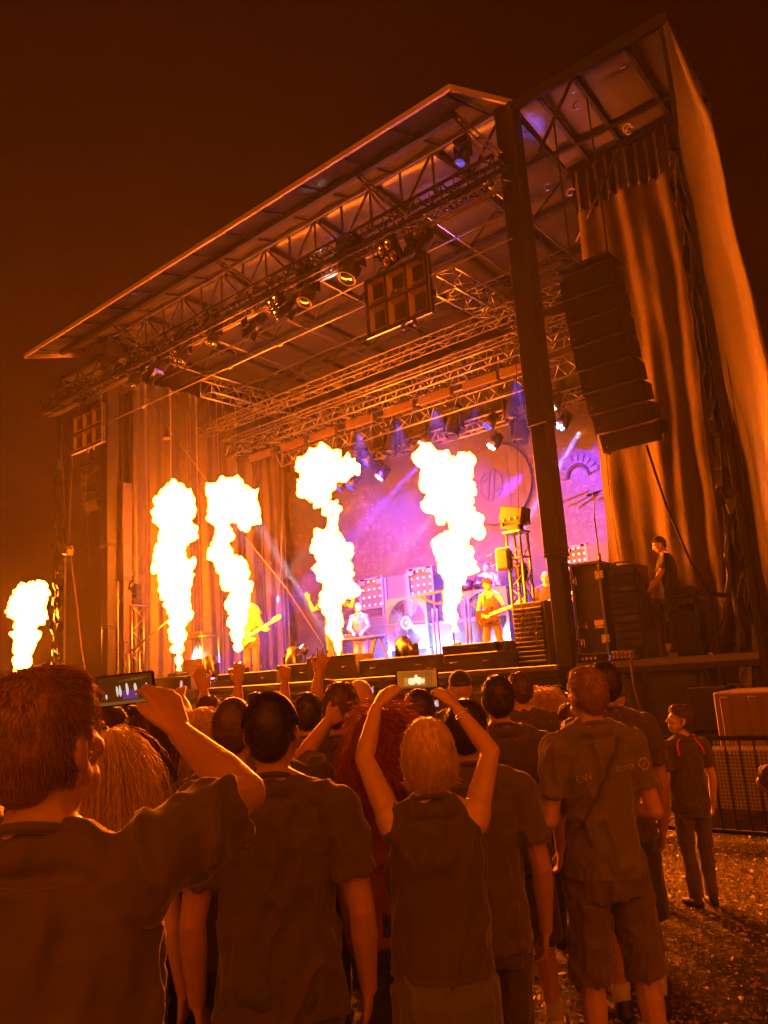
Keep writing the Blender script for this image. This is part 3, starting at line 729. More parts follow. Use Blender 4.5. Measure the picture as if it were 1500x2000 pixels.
BLUELENS = mat('blue_lens', (.1, .1, .7), .1, var=0, emit=(.1, .12, 1, .5))
for i, (u, v, sc, ln) in enumerate(((265, 738, .95, None), (318, 712, .85, BLUELENS), (360, 690, 1.0, None), (420, 655, .95, None), (604, 570, 1.1, None), (688, 520, 1.25, None), (905, 305, .72, BLUELENS))):
    c = P(u, v, Y=10.2); moving_head((c.x, 10.2, c.z + .38 * sc), (c.x - .6, 8.6, c.z - 3), '%s of the hanging moving head spotlights counted along the front truss from the left' % ord_[i], ln, sc)
for i, (u, v) in enumerate(((345, 690), (545, 598), (762, 492))):
    c = P(u, v, Y=10.15); blinder(c, ['four lamp blinder on the left half of the front truss', 'four lamp blinder at the middle of the front truss', 'four lamp blinder above the big square panel'][i], 1.05 if i else .8)
for i, (u, v) in enumerate(((500, 632), (572, 590), (300, 722), (178, 778), (822, 470))):
    c = P(u, v, Y=10.15); par(c, ['par can with barn doors on the front truss left of the middle blinder', 'par can hanging between the middle blinder and a moving head', 'small par can near the left end of the front truss', 'par can at the far left end of the front truss above the left square panel', 'boxy par can above the right edge of the big square panel'][i], (c.x - .3, 8, c.z - 2.2), 1.15)
# square six-cell panels
def panel(u, v, label, ww=1.4, hh=1.08):
    c = P(u, v, Y=10.2); t = thing('audience_panel', label, 'light panel', c, 0, 'six cell light panels')
    PAN = mat('panel_frame', (.09, .07, .055), .5, .2, var=.2); CEL = mat('panel_cell', (.03, .026, .024), .3, var=.2)
    b = MB(); b.box((0, .06, 0), (ww, .06, hh), bev=.01); b.build('back_plate', CEL, t)
    b = MB()
    for x in np.linspace(-ww / 2 + .02, ww / 2 - .02, 4): b.box((x, 0, 0), (.05 if abs(x) < .6 else .07, .1, hh), bev=.01)
    b.build('frame', PAN, t)
    b = MB()
    for z in (-hh / 2 + .02, 0, hh / 2 - .02): b.box((0, -.005, z), (ww, .1, .05 if z == 0 else .07), bev=.01)
    b.build('frame', PAN, t)
    for i in range(3):
        for j in range(2):
            cx = (i - 1) * (ww - .04) / 3; cz = (j - .5) * (hh - .04) / 2; w2 = (ww / 3) / 2 - .03; h2 = hh / 4 - .03
            b = MB(); g = .085; y0, y1 = -.035, .03
            o = [(-w2, -h2), (w2, -h2), (w2, h2), (-w2, h2)]; n = [(-w2 + g, -h2 + g), (w2 - g, -h2 + g), (w2 - g, h2 - g), (-w2 + g, h2 - g)]
            b.add([(cx + x, y0, cz + z) for x, z in o] + [(cx + x, y1 - .005, cz + z) for x, z in n], [(k, (k + 1) % 4, 4 + (k + 1) % 4, 4 + k) for k in range(4)])
            b.build('cell_reflector', mat('cell_reflector', (.8, .55, .3), .35, .4, var=.2), t, fix=False)
    b = MB(); b.cone((-ww / 2 - .02, -.05, -hh / 2 - .03), (ww / 2 + .02, -.05, -hh / 2 - .03), .015); b.cone((ww / 2 + .02, -.05, -hh / 2 - .03), (ww / 2 + .02, -.05, hh / 2 + .6), .012)
    for x in (.1, .35): b.box((x, -.05, -hh / 2 - .09), (.05, .05, .1))
    b.build('edge_pipe', ALU, t)
    b = MB()
    for x in (-.5, .5): b.cone((x, .03, hh / 2), (x, .03, 9.4 - c.z), .012)
    b.build('hanger', STEEL, t)
panel(777, 579, 'large six cell square light panel below the right half of the front truss')
panel(172, 838, 'six cell square light panel hanging at the far left of the stage', 1.42, 1.02)
# battens under the nearest rear truss
BAT = mat('batten_shell', (.42, .26, .12), .5, .2, var=.3)
for i, (u, v) in enumerate(((510, 887), (573, 867), (632, 845), (705, 820), (780, 797), (851, 771), (939, 742), (1013, 715))):
    c = P(u, v, Y=14.9); t = thing('light_batten', '%s brown batten counted from the left under the nearest rear truss' % (ord_ + ['rightmost'])[i], 'stage light', (c.x, 14.9, 8.42), 0, 'battens under the rear truss')
    b = MB(); b.box((0, 0, -.12), (.95, .16, .22), bev=.015); b.build('housing', BAT, t)
    b = MB()
    for s in (-1, 1): b = MB(); b.cone((s * .3, 0, -.02), (s * .3, 0, .14), .02); b.box((s * .3, 0, .12), (.08, .08, .06)); b.build('clamp', BLKMET, t)
    b = MB(); b.box((0, 0, -.235), (.9, .05, .02)); b.build('lens_strip', GLASS, t)
WHT, BLU, CYN = (1, .92, .85), (.12, .1, 1), (.35, .75, 1)
for i, (u, v, cc, st, lab) in enumerate(((830, 860, WHT, 9, 'white seven dot wash light left of the thick fire jet head'), (957, 825, BLU, 6, 'blue wash light hanging in the rear truss left of the front right post'),
        (965, 865, WHT, 14, 'brightest white wash light above the round emblem'), (1083, 787, WHT, 9, 'white wash light seen just right of the front right post'), (1099, 825, CYN, 12, 'cyan blue wash light lowest right of the front post'),
        (718, 897, BLU, 6, 'blue wash light right of the detached fireball'), (746, 926, WHT, 11, 'white wash light between the fireball and the thick jet'), (665, 947, BLU, 5, 'left of two small blue lights under the fireball'), (688, 944, BLU, 5, 'right of two small blue lights under the fireball'))):
    c = P(u, v, Y=16.2); wash(c, (c.x - 3.0, 12.5, DECK), lab, cc, st * .28, 1.25)
for i, (u, v) in enumerate(((765, 858), (885, 822), (1003, 790), (690, 905), (1018, 832))):
    c = P(u, v, Y=16.0); moving_head((c.x, 16.0, c.z + .35), (c.x - .4, 14, DECK), ['unlit moving head hanging between the two middle fire jets', 'unlit moving head hanging above the thick fire jet', 'unlit moving head hanging left of the front right post', 'unlit moving head hanging behind the detached fireball', 'lower unlit moving head beside the front right post'][i], None, 1.25, True, 'unlit moving heads on the rear truss')
for i, (u, v, tg) in enumerate(((795, 1272, (-14, 14.5, 5)), (413, 1302, (-16, 12, 4)), (572, 1292, (-14, 14, 5)))):
    c = P(u, v, Y=11.3); moving_head((c.x, 11.3, DECK + .07), tg, ['floor moving head glowing blue in front of the fan', 'floor moving head between the two left fire jets', 'floor moving head with a white cable at stage left'][i], None, 1.0, False, 'floor moving heads')
# ------------------------------------------------------------------ stage lamps (fixtures above carry them)
PUR, BL2 = (.42, .12, 1), (.12, .16, 1)
BEAMS = (((1158, 800, 15.4), P(860, 1300, Y=13.6), (.1, .25, 1), 4000000, 4.5, .5), ((1099, 825, 16.1), P(1000, 945, Y=16.9), (.16, .04, 1), 24000, 11, .6), ((872, 850, 15.9), P(445, 1310, Y=13.0), (.2, .05, 1), 2200000, 7, .7),
         ((965, 865, 16.1), P(597, 1300, Y=13.6), (1, .85, .8), 450000, 7, .7), ((746, 926, 16.1), P(370, 1310, Y=13.4), (1, .85, .8), 400000, 6, .7), ((652, 1262, 12.2), P(470, 968, X=-17.9), (.7, .78, 1), 2600000, 3.4, .6), ((592, 1268, 12.6), P(440, 984, X=-17.9), (.1, .28, 1), 1300000, 3.8, .6),
         ((939, 760, 14.6), P(850, 1120, Y=16.9), (.07, .03, 1), 9500, 80, 1), ((705, 840, 14.6), P(740, 1100, Y=16.9), (.09, .03, 1), 12500, 80, 1), ((1013, 735, 14.6), P(1130, 1010, Y=16.9), (.08, .03, 1), 6500, 70, 1))
for q, t_, col, pw, sz, bl in BEAMS:
    p_ = Vector(P(q[0], q[1], Y=q[2])); spot(p_ + (t_ - p_).normalized() * .5, t_, col, pw, sz, bl)
for (u, v, tu, tv, ty, pw) in ((705, 832, 735, 1215, 15.4, 16000), (851, 785, 930, 1190, 15.6, 14000), (780, 808, 810, 1200, 15.6, 12000), (1010, 728, 1085, 1200, 15.4, 9000)):
    spot(Vector(P(u, v, Y=14.9)) + Vector((0, -.1, -.2)), P(tu, tv, Y=ty), (.1, .08, 1), pw * 1.8, 62, 1)
# floor heads thrown up on the canopy
for (u, v, tu, tv, ty, col, pw, sz) in ((795, 1262, 612, 362, 10.0, (1, .95, .8), 9000, 4.5), (572, 1282, 215, 612, 9.9, (1, .95, .8), 6000, 3.5), (413, 1290, 270, 570, 9.9, (.25, .3, 1), 9000, 3.5), (795, 1262, 655, 405, 11.9, (.1, .1, 1), 16000, 3.5), (795, 1262, 1040, 185, 11.6, (.15, .12, 1), 22000, 5), (795, 1262, 880, 300, 12.4, (.2, .12, 1), 9000, 9)):
    p_ = Vector(P(u, v, Y=11.3)); t_ = Vector(P(tu, tv, Y=ty)); spot(p_ + (t_ - p_).normalized() * .6, t_, col, pw * 1.2, sz, .7)
def glow(p, col, pw, r=.12):
    spot(p, (p[0], p[1] + 3, DECK + .2), col, pw, 150, .6, None, r)
# floor washers at the band's feet
def floorlight(u, v, Y, label, col=(.1, .3, 1), pw=160, st=10, z=.22):
    c = P(u, v, Y=Y); t = thing('floor_light', label, 'stage light', (c.x, Y, DECK), 0, 'blue floor lights')
    b = MB(); b.box((0, 0, .06), (.3, .2, .12), bev=.02); b.build('base', BLKMET, t)
    b = MB(); b.box((0, .05, .22), (.36, .1, .2), Matrix.Rotation(.5, 3, 'X'), bev=.02); b.build('housing', BLKMET, t)
    b = MB(); b.box((0, .11, .25), (.3, .03, .14), Matrix.Rotation(.5, 3, 'X')); b.build('led_face', emat('led_blue_face', (.2, .5, 1), 14), t)
    glow((c.x, Y + .3, DECK + .4), col, pw * 8)
floorlight(690, 1285, 14.6, 'blue floor light at the foot of the keyboard stand', pw=420)
floorlight(800, 1285, 14.2, 'blue floor light glowing behind the black floor moving head', (.1, .35, 1), 420)
floorlight(962, 1285, 14.9, 'blue floor light behind the legs of the bare armed guitarist', (.1, .4, 1), 420)
floorlight(1085, 1285, 15.2, 'blue floor light beside the man in glasses on stage right', (.12, .2, 1), 300)
floorlight(880, 1285, 15.6, 'blue floor light below the drum riser', (.2, .15, 1), 300)
c = P(594, 1270, Y=12.6); t = thing('floor_light', 'small round blue floor spotlight left of the broken fire jet', 'stage light', (c.x, 12.6, DECK), 0, 'blue floor lights')
b = MB(); b.cone((0, 0, 0), (0, 0, c.z - DECK), .02); b.lathe([(.14, 0), (.14, .02)], (0, 0, 0), (0, 0, 1)); b.build('stand', BLKMET, t)
b = MB(); b.lathe([(.05, -.1), (.1, -.06), (.11, .1)], (0, 0, c.z - DECK), (-.4, -.5, .6)); k = b.build('can', BLKMET, t, True)
b = MB(); b.lathe([(.1, .1), (.02, .12)], (0, 0, c.z - DECK), (-.4, -.5, .6)); b.build('led', emat('led_cyan', (.2, .6, 1), 9), k, True)

# ------------------------------------------------------------------ band scenery
def fan(u, v, Y, r, label):
    c = P(u, v, Y=Y); t = thing('industrial_fan', label, 'fan', (c.x, Y, DECK), 0, 'round stage fans'); z = c.z - DECK
    FR = mat('fan_frame', (.3, .22, .2), .45, .4, var=.3, scale=4)
    n = 48
    b = MB(); w_ = r * 1.1
    o = [(w_ * max(-1, min(1, 1.4 * math.cos(2 * math.pi * k / n))), w_ * max(-1, min(1, 1.4 * math.sin(2 * math.pi * k / n)))) for k in range(n)]
    i_ = [(r * math.cos(2 * math.pi * k / n), r * math.sin(2 * math.pi * k / n)) for k in range(n)]
    vs = [(x, y, z + q) for y in (-.12, .12) for (x, q) in o + i_]
    fs = []
    for k in range(n):
        a = (k + 1) % n
        fs += [(k, a, n + a, n + k), (2 * n + k, 3 * n + k, 3 * n + a, 2 * n + a), (k, 2 * n + k, 2 * n + a, a), (n + k, n + a, 3 * n + a, 3 * n + k)]
    b.add(vs, fs)
    for s in (-1, 1): b.box((s * w_ * .95, 0, (z - w_) / 2), (.12, .22, max(.05, z - w_)))
    b.build('housing', FR, t)
    b = MB()
    for k in range(7):
        a = k * 2 * math.pi / 7 + .2; d = Vector((math.cos(a), 0, math.sin(a))); e = Vector((-math.sin(a), .35, math.cos(a)))
        p = Vector((0, .03, z)) + d * r * .2; q = Vector((0, .03, z)) + d * r * .93
        b.add([p - e * .05, p + e * .07, q + e * .17, q - e * .12] + [x + Vector((0, .015, 0)) for x in (p - e * .05, p + e * .07, q + e * .17, q - e * .12)], [(0, 1, 2, 3), (7, 6, 5, 4), (0, 4, 5, 1), (1, 5, 6, 2), (2, 6, 7, 3), (3, 7, 4, 0)])
    b.build('blades', mat('fan_blade', (.16, .13, .16), .4, .5, var=.3), t)
    b = MB()
    for rr in np.linspace(.25, .97, 9): b.tube([(r * rr * math.cos(a), -.13, z + r * rr * math.sin(a)) for a in np.linspace(0, 6.2832, 33)], .006, 4)
    for k in range(8):
        a = k * math.pi / 4; b.cone((r * .2 * math.cos(a), -.13, z + r * .2 * math.sin(a)), (r * math.cos(a), -.13, z + r * math.sin(a)), .008, n=5)
    b.build('grille', STEEL, t)
    b = MB(); b.tube([(r * .22 * math.cos(a), -.14, z + r * .22 * math.sin(a)) for a in np.linspace(0, 6.2832, 25)], .05, 6); b.ball((0, -.1, z), (.1, .08, .1)); b.build('hub', mat('fan_hub', (.6, .45, .5), .35, .4), t, True)
fan(800, 1217, 15.4, .58, 'big caged fan beside the keyboard player')
fan(952, 1205, 15.6, .58, 'big caged fan behind the bare armed guitarist')
RIS = mat('riser_cloth', (.07, .055, .08), .7, var=.3)
def perf(u0, v0, u1, v1, Y, label, n=4, holes=None):
    a = P(u0, v0, Y=Y); e = P(u1, v1, Y=Y); cx, cz = (a.x + e.x) / 2, (a.z + e.z) / 2; wd, h = abs(e.x - a.x), abs(a.z - e.z)
    t = thing('steel_screen', label, 'panel', (cx, Y, DECK), 0, 'dotted panels'); z = cz - DECK
    PM = mat('panel_steel', (.22, .17, .2), .5, .3, var=.3, scale=3)
    b = MB(); b.box((0, .05, z), (wd, .06, h)); b.build('plate', PM, t)
    b = MB()
    for s in (-1, 1): b.box((s * wd / 2, 0, (z + h / 2) / 2), (.06, .08, z + h / 2)); b.box((0, 0, z + s * (h / 2 - .03)), (wd - .06, .07, .06))
    for i in (0, n - 1): b.box((-wd / 2 + (i + .5) * wd / n, -.01, z + h / 2 - h / n / 2), (wd / n * .9, .05, h / n * .9))
    b.build('frame', MATS['fan_frame'], t)
    b = MB()
    for i in range(n):
        for j in range(n):
            if (i in (0, n - 1)) and j == n - 1: continue
            b.ball((-wd / 2 + (i + .5) * wd / n, 0, z - h / 2 + (j + .5) * h / n), (.032, .03, .032), None, 8, 6)
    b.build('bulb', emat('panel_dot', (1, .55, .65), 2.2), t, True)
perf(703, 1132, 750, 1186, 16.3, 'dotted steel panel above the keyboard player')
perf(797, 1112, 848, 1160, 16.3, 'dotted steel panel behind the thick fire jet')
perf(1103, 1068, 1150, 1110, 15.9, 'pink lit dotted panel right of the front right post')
b = MB(); p0 = P(752, 1128, Y=16.35); p1 = P(796, 1165, Y=16.35)
b.box(((p0.x + p1.x) / 2, 16.4, (p0.z + p1.z) / 2), (abs(p1.x - p0.x), .05, abs(p0.z - p1.z)))
t = thing('steel_screen', 'plain steel panel between the two dotted panels', 'panel', ((p0.x + p1.x) / 2, 16.4, DECK), 0); b.build('plate', MATS['panel_steel'], t, world=True)
b = MB(); b.beam((p0.x, 16.36, DECK), (p0.x, 16.36, p0.z), .06, .06); b.beam((p1.x, 16.36, DECK), (p1.x, 16.36, p0.z), .06, .06); b.build('frame', MATS['fan_frame'], t, world=True)
c = P(1170, 1085, Y=15.9); t = thing('steel_screen', 'plain pink lit panel furthest right beside the curtain edge', 'panel', (c.x, 15.9, DECK), 0)
b = MB(); b.box((0, 0, c.z - DECK), (.55, .06, .52)); b.build('plate', MATS['panel_steel'], t); b = MB(); b.box((-.1, 0, (c.z - DECK) / 2 - .1), (.06, .06, c.z - DECK - .3)); b.build('leg', MATS['fan_frame'], t)
# slatted backing, riser
def slat(x0, x1, Y, z0, z1, label, cat='wall'):
    t = thing('slatted_screen', label, cat, ((x0 + x1) / 2, Y, DECK)); b = MB()
    for z in np.arange(z0, z1, .075): b.box((0, 0, z), (x1 - x0, .03, .055))
    b.build('slat', mat('screen_slat', (.14, .11, .16), .45, .3, var=.2), t); b = MB()
    for x in (x0, x1): b.box((x - (x0 + x1) / 2, .04, z1 / 2), (.06, .05, z1))
    b.build('frame', BLKMET, t)
slat(-14.9, -12.8, 16.0, .1, 1.55, 'blue lit slatted screen behind the keyboard player')
t = thing('drum_riser', 'high dark riser carrying the drum kit at the back', 'riser', (-10.9, 16.1, DECK)); b = MB(); b.box((0, 0, .6), (2.6, 1.4, 1.2), bev=.02); b.build('body', RIS, t)
b = MB(); b.box((0, -.71, 1.14), (2.6, .03, .06)); b.box((0, -.71, .6), (2.6, .02, .04)); b.build('trim', MATS['fan_frame'], t)
for sx in (-1.0, .2):
    pass
# pillars of light pipes between the fans
c = P(848, 1235, Y=14.9); t = thing('light_pipe_rack', 'pair of upright pale pipes beside the left fan', 'pipe rack', (c.x, 14.9, DECK)); b = MB()
for x in (0, .12): b.cone((x, 0, 0), (x, 0, 1.45), .03)
b.build('pipe', mat('pale_pipe', (.75, .55, .5), .35, .3), t, True); b = MB(); b.box((.06, 0, .02), (.34, .3, .04)); b.build('base', BLKMET, t)
c = P(912, 1235, Y=14.9); t = thing('light_pipe_rack', 'pair of upright pale pipes left of the right fan', 'pipe rack', (c.x, 14.9, DECK)); b = MB()
for x in (0, .1): b.cone((x, 0, 0), (x, 0, 1.6), .03)
b.build('pipe', MATS['pale_pipe'], t, True); b = MB(); b.box((.06, 0, .02), (.34, .3, .04)); b.build('base', BLKMET, t)
c = P(845, 1162, Y=15.0); t = thing('bracket_arm', 'orange lit steel bracket arm reaching left above the fan', 'bracket', (c.x, 15.0, DECK)); h = c.z - DECK; b = MB()
b.beam((-.45, 0, h + .02), (.45, 0, h + .06), .06, .06); b.beam((-.4, 0, h), (.1, 0, h - .22), .05, .05); b.beam((.1, 0, h - .22), (.5, 0, h - .2), .05, .05); b.beam((.3, 0, h - .2), (.3, 0, h + .05), .05, .05); b.beam((.47, 0, 0), (.47, 0, h + .7), .07, .07)
b.build('arm', MATS['fan_frame'], t)

# drum kit
def drum(mb, c, r, h, ax): mb.lathe([(r, -h / 2), (r * 1.03, -h / 2 + .02), (r, -h / 2 + .03), (r, h / 2 - .03), (r * 1.03, h / 2 - .02), (r, h / 2)], c, ax, 20)
DKX, DKY, DKZ = P(928, 1130, Y=15.9).x, 15.9, DECK + 1.2
t = thing('drum_kit', 'drum kit with cymbals on the high riser beside the thick fire jet', 'drum kit', (DKX, DKY, DKZ))
DM = mat('drum_shell', (.3, .12, .2), .25, .2, var=.2)
for nm, c, r, h, ax in (('bass_drum', (0, -.1, .29), .28, .42, (0, 1, 0)), ('snare', (-.35, -.05, .62), .18, .15, (0, 0, 1)), ('tom', (-.16, -.12, .78), .15, .2, (0, .5, 1)), ('tom', (.2, -.12, .78), .16, .22, (0, .5, 1)), ('floor_tom', (.55, 0, .42), .2, .4, (0, 0, 1))):
    b = MB(); drum(b, c, r, h, ax); b.build(nm, DM, t, True)
for c, r, tl in (((-.6, -.2, 1.15), .22, .2), ((.15, -.1, 1.3), .2, .1), ((.75, -.2, 1.15), .24, -.2), ((-.8, 0, .85), .18, 0), ((.45, .1, 1.45), .2, -.1)):
    b = MB(); b.lathe([(r, 0), (r * .5, .015), (.03, .03), (.02, .05)], c, (tl, -.25, 1), 24); k = b.build('cymbal', BRASS, t, True)
    b = MB(); b.cone((c[0], c[1], .02), c, .012); [b.cone((c[0], c[1], .35), (c[0] + .2 * math.cos(a), c[1] + .2 * math.sin(a), 0), .01) for a in (0, 2.1, 4.2)]; b.build('stand', CHROME, k)
# keyboard desk
c = P(712, 1235, Y=14.9); t = thing('keyboard_stand', 'slanted keyboard desk with a short red keyboard on stage', 'keyboard stand', (c.x, 14.3, DECK)); b = MB()
b.box((.25, 0, .92), (1.5, .4, .05), bev=.01); b.build('desk', mat('desk_white', (.7, .66, .7), .4), t)
b = MB()
for s in (0, 1): b.beam((-.45 + s * 1.3, 0, .9), (-.2 + s * .7, -.05, 0), .06, .1); b.beam((-.45 + s * 1.3, .2, .9), (-.7 + s * 1.8, .3, 0), .05, .05)
b.beam((-.4, 0, .05), (.8, 0, .05), .05, .05); b.build('leg', MATS['desk_white'], t)
t2 = thing('keyboard', 'short red keyboard lying on the white desk', 'keyboard', (c.x + .05, 14.28, DECK + .945)); b = MB(); b.box((0, 0, .04), (.55, .2, .08), bev=.015); b.build('body', mat('red_keys', (.7, .03, .08), .3), t2)
b = MB(); [b.box((-.24 + k * .037, -.04, .085), (.03, .12, .012)) for k in range(14)]; b.build('keys', mat('white_keys', (.8, .8, .8), .3), t2)

def guitar(name, label, pos, neckdir, bodycol, flip=1):
    """electric guitar: body + neck + headstock, neck towards neckdir, face towards -Y"""
    t = thing(name, label, 'guitar', pos); d = Vector(neckdir).normalized(); up = Vector((0, -1, 0)); s = up.cross(d).normalized(); f = d.cross(s)
    pts = [(-.2, .1), (-.17, .16), (-.06, .15), (0, .11), (.08, .14), (.17, .16), (.2, .12), (.12, .06), (.12, -.06), (.22, -.13), (.17, -.17), (.06, -.12), (-.05, -.14), (-.15, -.17), (-.21, -.1), (-.22, 0)]
    n = len(pts); b = MB(); b.add([d * x + s * y + f * k for k in (-.025, .025) for (x, y) in pts], [tuple(range(n))[::-1], tuple(range(n, 2 * n))] + [(k, (k + 1) % n, n + (k + 1) % n, n + k) for k in range(n)]); b.build('body', bodycol, t)
    b = MB(); b.beam(d * .1 + f * .03, d * .72 + f * .03, .05, .03, f); b.build('neck', mat('maple', (2.2, 1.4, .7), .35), t)
    b = MB(); b.add([d * x + s * y + f * k for k in (.015, .04) for (x, y) in ((.71, .03), (.73, .06), (.9, .07), (.93, .02), (.88, -.03), (.71, -.03))], [(5, 4, 3, 2, 1, 0), (6, 7, 8, 9, 10, 11)] + [(k, (k + 1) % 6, 6 + (k + 1) % 6, 6 + k) for k in range(6)]); b.build('headstock', MATS['maple'], t)
    b = MB(); b.box(d * -.05 + f * .03, (.09, .03, .05)); b.box(d * .03 + f * .03, (.07, .03, .04)); [b.ball(d * -.15 + s * (-.05 - .03 * k) + f * .03, .014, None, 8, 6) for k in range(3)]; b.build('hardware', CHROME, t)
    return t

# ------------------------------------------------------------------ stage right group
t = thing('truss_tower', 'upright silver truss tower with floodlights behind the logo cabinet', 'truss', (P(1030, 1250, Y=11.75).x, 11.75, DECK), 0)
b = MB(); wt = .26; h = P(1020, 1040, Y=11.75).z - DECK
for sx in (-1, 1):
    for sy in (-1, 1): b.cone((sx * wt / 2, sy * wt / 2, .02), (sx * wt / 2, sy * wt / 2, h), .026, n=10)
b.build('chord', ALU, t, True); b = MB()
k = 0; z = .1
while z < h - .25:
    for (a, e) in (((-1, -1), (1, -1)), ((1, -1), (1, 1)), ((1, 1), (-1, 1)), ((-1, 1), (-1, -1))):
        q = 1 if k % 2 else -1
        p, r_ = (a, e) if q > 0 else (e, a); b.cone((p[0] * wt / 2, p[1] * wt / 2, z), (r_[0] * wt / 2, r_[1] * wt / 2, z + .24), .011, n=6)
    z += .24; k += 1
b.build('lacing', ALU, t, True); b = MB(); b.box((0, 0, h + .02), (.34, .34, .03)); b.box((0, 0, .01), (.5, .5, .02)); b.build('plate', ALU, t)
tw = t.location.copy()
t = thing('flood_light', 'square floodlight head on top of the right truss tower', 'stage light', (tw.x, tw.y, DECK + h + .035)); b = MB(); b.box((0, 0, .28), (.46, .3, .3), Matrix.Rotation(.25, 3, 'Y'), bev=.03); b.box((0, -.02, .06), (.2, .2, .1)); b.build('housing', mat('olive_box', (.12, .1, .05), .7, .1, var=.3), t)
b = MB(); b.box((0, 0, .1), (.52, .05, .04)); [b.box((s * .26, 0, .2), (.03, .06, .24)) for s in (-1, 1)]; b.build('yoke', BLKMET, t); b = MB(); [b.ball((-.12 + .12 * k, -.16, .2), .03, None, 8, 6) for k in range(3)]; b.build('knob', BRASS, t)
c = P(985, 1093, Y=11.6)
t = thing('work_light', 'ribbed work light clamped to the left of the truss tower', 'stage light', c); b = MB(); b.box((0, 0, 0), (.26, .16, .36), bev=.04); [b.box((0, -.09, -.14 + .04 * k), (.2, .02, .012)) for k in range(8)]; b.build('housing', mat('worklight', (.3, .2, .08), .5, .2, var=.2), t)
b = MB(); b.cone((.12, .05, 0), (.42, .1, 0), .02); b.tube([(-.15, 0, -.17), (-.15, 0, .17), (-.13, 0, .2), (.13, 0, .2)], .014); b.build('arm', ALU, t)
t = thing('moving_head', 'dark lamp head clamped inside the right truss tower', 'stage light', (tw.x + .02, tw.y, c.z - .25)); b = MB(); b.lathe([(.07, -.16), (.1, -.1), (.1, .12), (.08, .16)], (0, 0, 0), (.2, -.3, 1), 14); b.build('head', BLKMET, t, True); b = MB(); b.box((0, .0, 0), (.24, .04, .05)); b.build('clamp', BLKMET, t)
# logo cabinet
a = P(997, 1180, Y=11.2); e = P(1070, 1295, Y=11.2); wd = abs(e.x - a.x); ht = a.z - DECK
t = thing('logo_cabinet', 'black slatted cabinet carrying a hexagonal arrow logo at stage right', 'cabinet', ((a.x + e.x) / 2, 11.45, DECK)); b = MB(); b.box((0, 0, ht / 2), (wd, .45, ht), bev=.02); b.build('body', BLACK, t)
b = MB(); [b.box((0, -.235, .07 + k * .075), (wd * .93, .03, .05), bev=.01) for k in range(int((ht - .1) / .075))]; b.build('slat', mat('cab_slat', (.035, .032, .03), .4, .2, var=.3), t)
b = MB(); [polyline(b, pl, Vector((0, -.262, ht * .68)), .2, 0, .014) for pl in LOGO]; b.build('logo', mat('logo_bronze', (.3, .16, .06), .4, .5), t)
b = MB(); b.box((wd / 2 + .03, -.1, ht / 2), (.05, .26, ht), bev=.01); b.build('side_edge', mat('orange_edge', (.35, .2, .1), .4, .3), t); b = MB(); b.tube([(wd * .28, -.27, .3), (wd * .28, -.3, .32), (wd * .28, -.3, .5), (wd * .28, -.27, .52)], .012); b.build('handle', STEEL, t)
t = thing('plywood_box', 'bright plywood box wedged between the logo cabinet and the post', 'box', (P(1078, 1280, Y=11.5).x, 11.5, DECK)); b = MB(); b.box((0, 0, .19), (.2, .4, .38), bev=.01); b.build('body', WOOD, t); b = MB(); b.box((0, -.2, .36), (.2, .02, .03)); b.build('trim', STEEL, t)
# flight case rack
a = P(1113, 1105, Y=11.35); e = P(1187, 1280, Y=11.35); wd = abs(e.x - a.x); ht = a.z - DECK
CASE = mat('case_black', (.025, .022, .02), .5, var=.3, bump=.1)
t = thing('flight_case', 'tall black flight case with butterfly latches beside the right post', 'flight case', ((a.x + e.x) / 2, 11.7, DECK), .06); b = MB(); b.box((0, 0, ht / 2 + .06), (wd, .7, ht - .12), bev=.01); b.build('body', CASE, t)
b = MB()
for sx in (-1, 1):
    for y in (-.36, .36): b.box((sx * wd / 2, y, ht / 2 + .06), (.035, .035, ht - .1))
for z in (.12, ht): [b.box((0, y, z), (wd, .03, .035)) for y in (-.36, .36)]; [b.box((sx * wd / 2, 0, z), (.03, .7, .035)) for sx in (-1, 1)]
b.build('edge', ALU, t)
for (x, z) in ((-.22, ht - .25), (.22, ht - .2), (-.2, .3), (.2, .34)):
    b = MB(); b.box((x, -.36, z), (.13, .02, .13), bev=.01); b.tube([(x + .05 * math.cos(q), -.38, z + .05 * math.sin(q)) for q in np.linspace(0, 6.28, 11)], .008, 5); b.box((x, -.38, z), (.03, .02, .07)); b.build('latch', CHROME, t)
for x in (-.14, .14):
    b = MB(); b.box((x, -.365, .56), (.16, .02, .12)); b.tube([(x - .06, -.38, .52), (x - .06, -.41, .54), (x + .06, -.41, .54), (x + .06, -.38, .52)], .012, 6); b.build('handle', CHROME, t)
for x in (-.25, .25):
    for y in (-.25, .25):
        b = MB(); b.cone((x - .02, y, .05), (x + .02, y, .05), .05, n=14); b.build('wheel', RUBBER, t, True)
cs = t.location.copy()
a = P(1190, 1098, Y=11.6); t = thing('equipment_rack', 'open rack of power amplifiers right of the tall flight case', 'rack', (cs.x + .5, 11.8, DECK), .1); b = MB(); h2 = 1.42
b.box((0, .05, h2 / 2), (.46, .6, h2), bev=.01); b.build('shell', CASE, t); b = MB(); [b.box((0, -.27, .12 + k * .12), (.4, .04, .1), bev=.008) for k in range(11)]; b.build('amplifier', mat('amp_face', (.06, .055, .05), .35, .5, var=.3), t)
b = MB(); [b.ball((-.2 + .05 * j, -.295, .12 + k * .12), .009, None, 6, 4) for k in range(11) for j in range(2)]; b.build('knob', CHROME, t)
b = MB(); pass
for z in (.62, 1.05): b = MB(); b.box((.05, -.29, z), (.2, .02, .05)); b.build('display', mat('pale_display', (.6, .55, .45), .2), t)
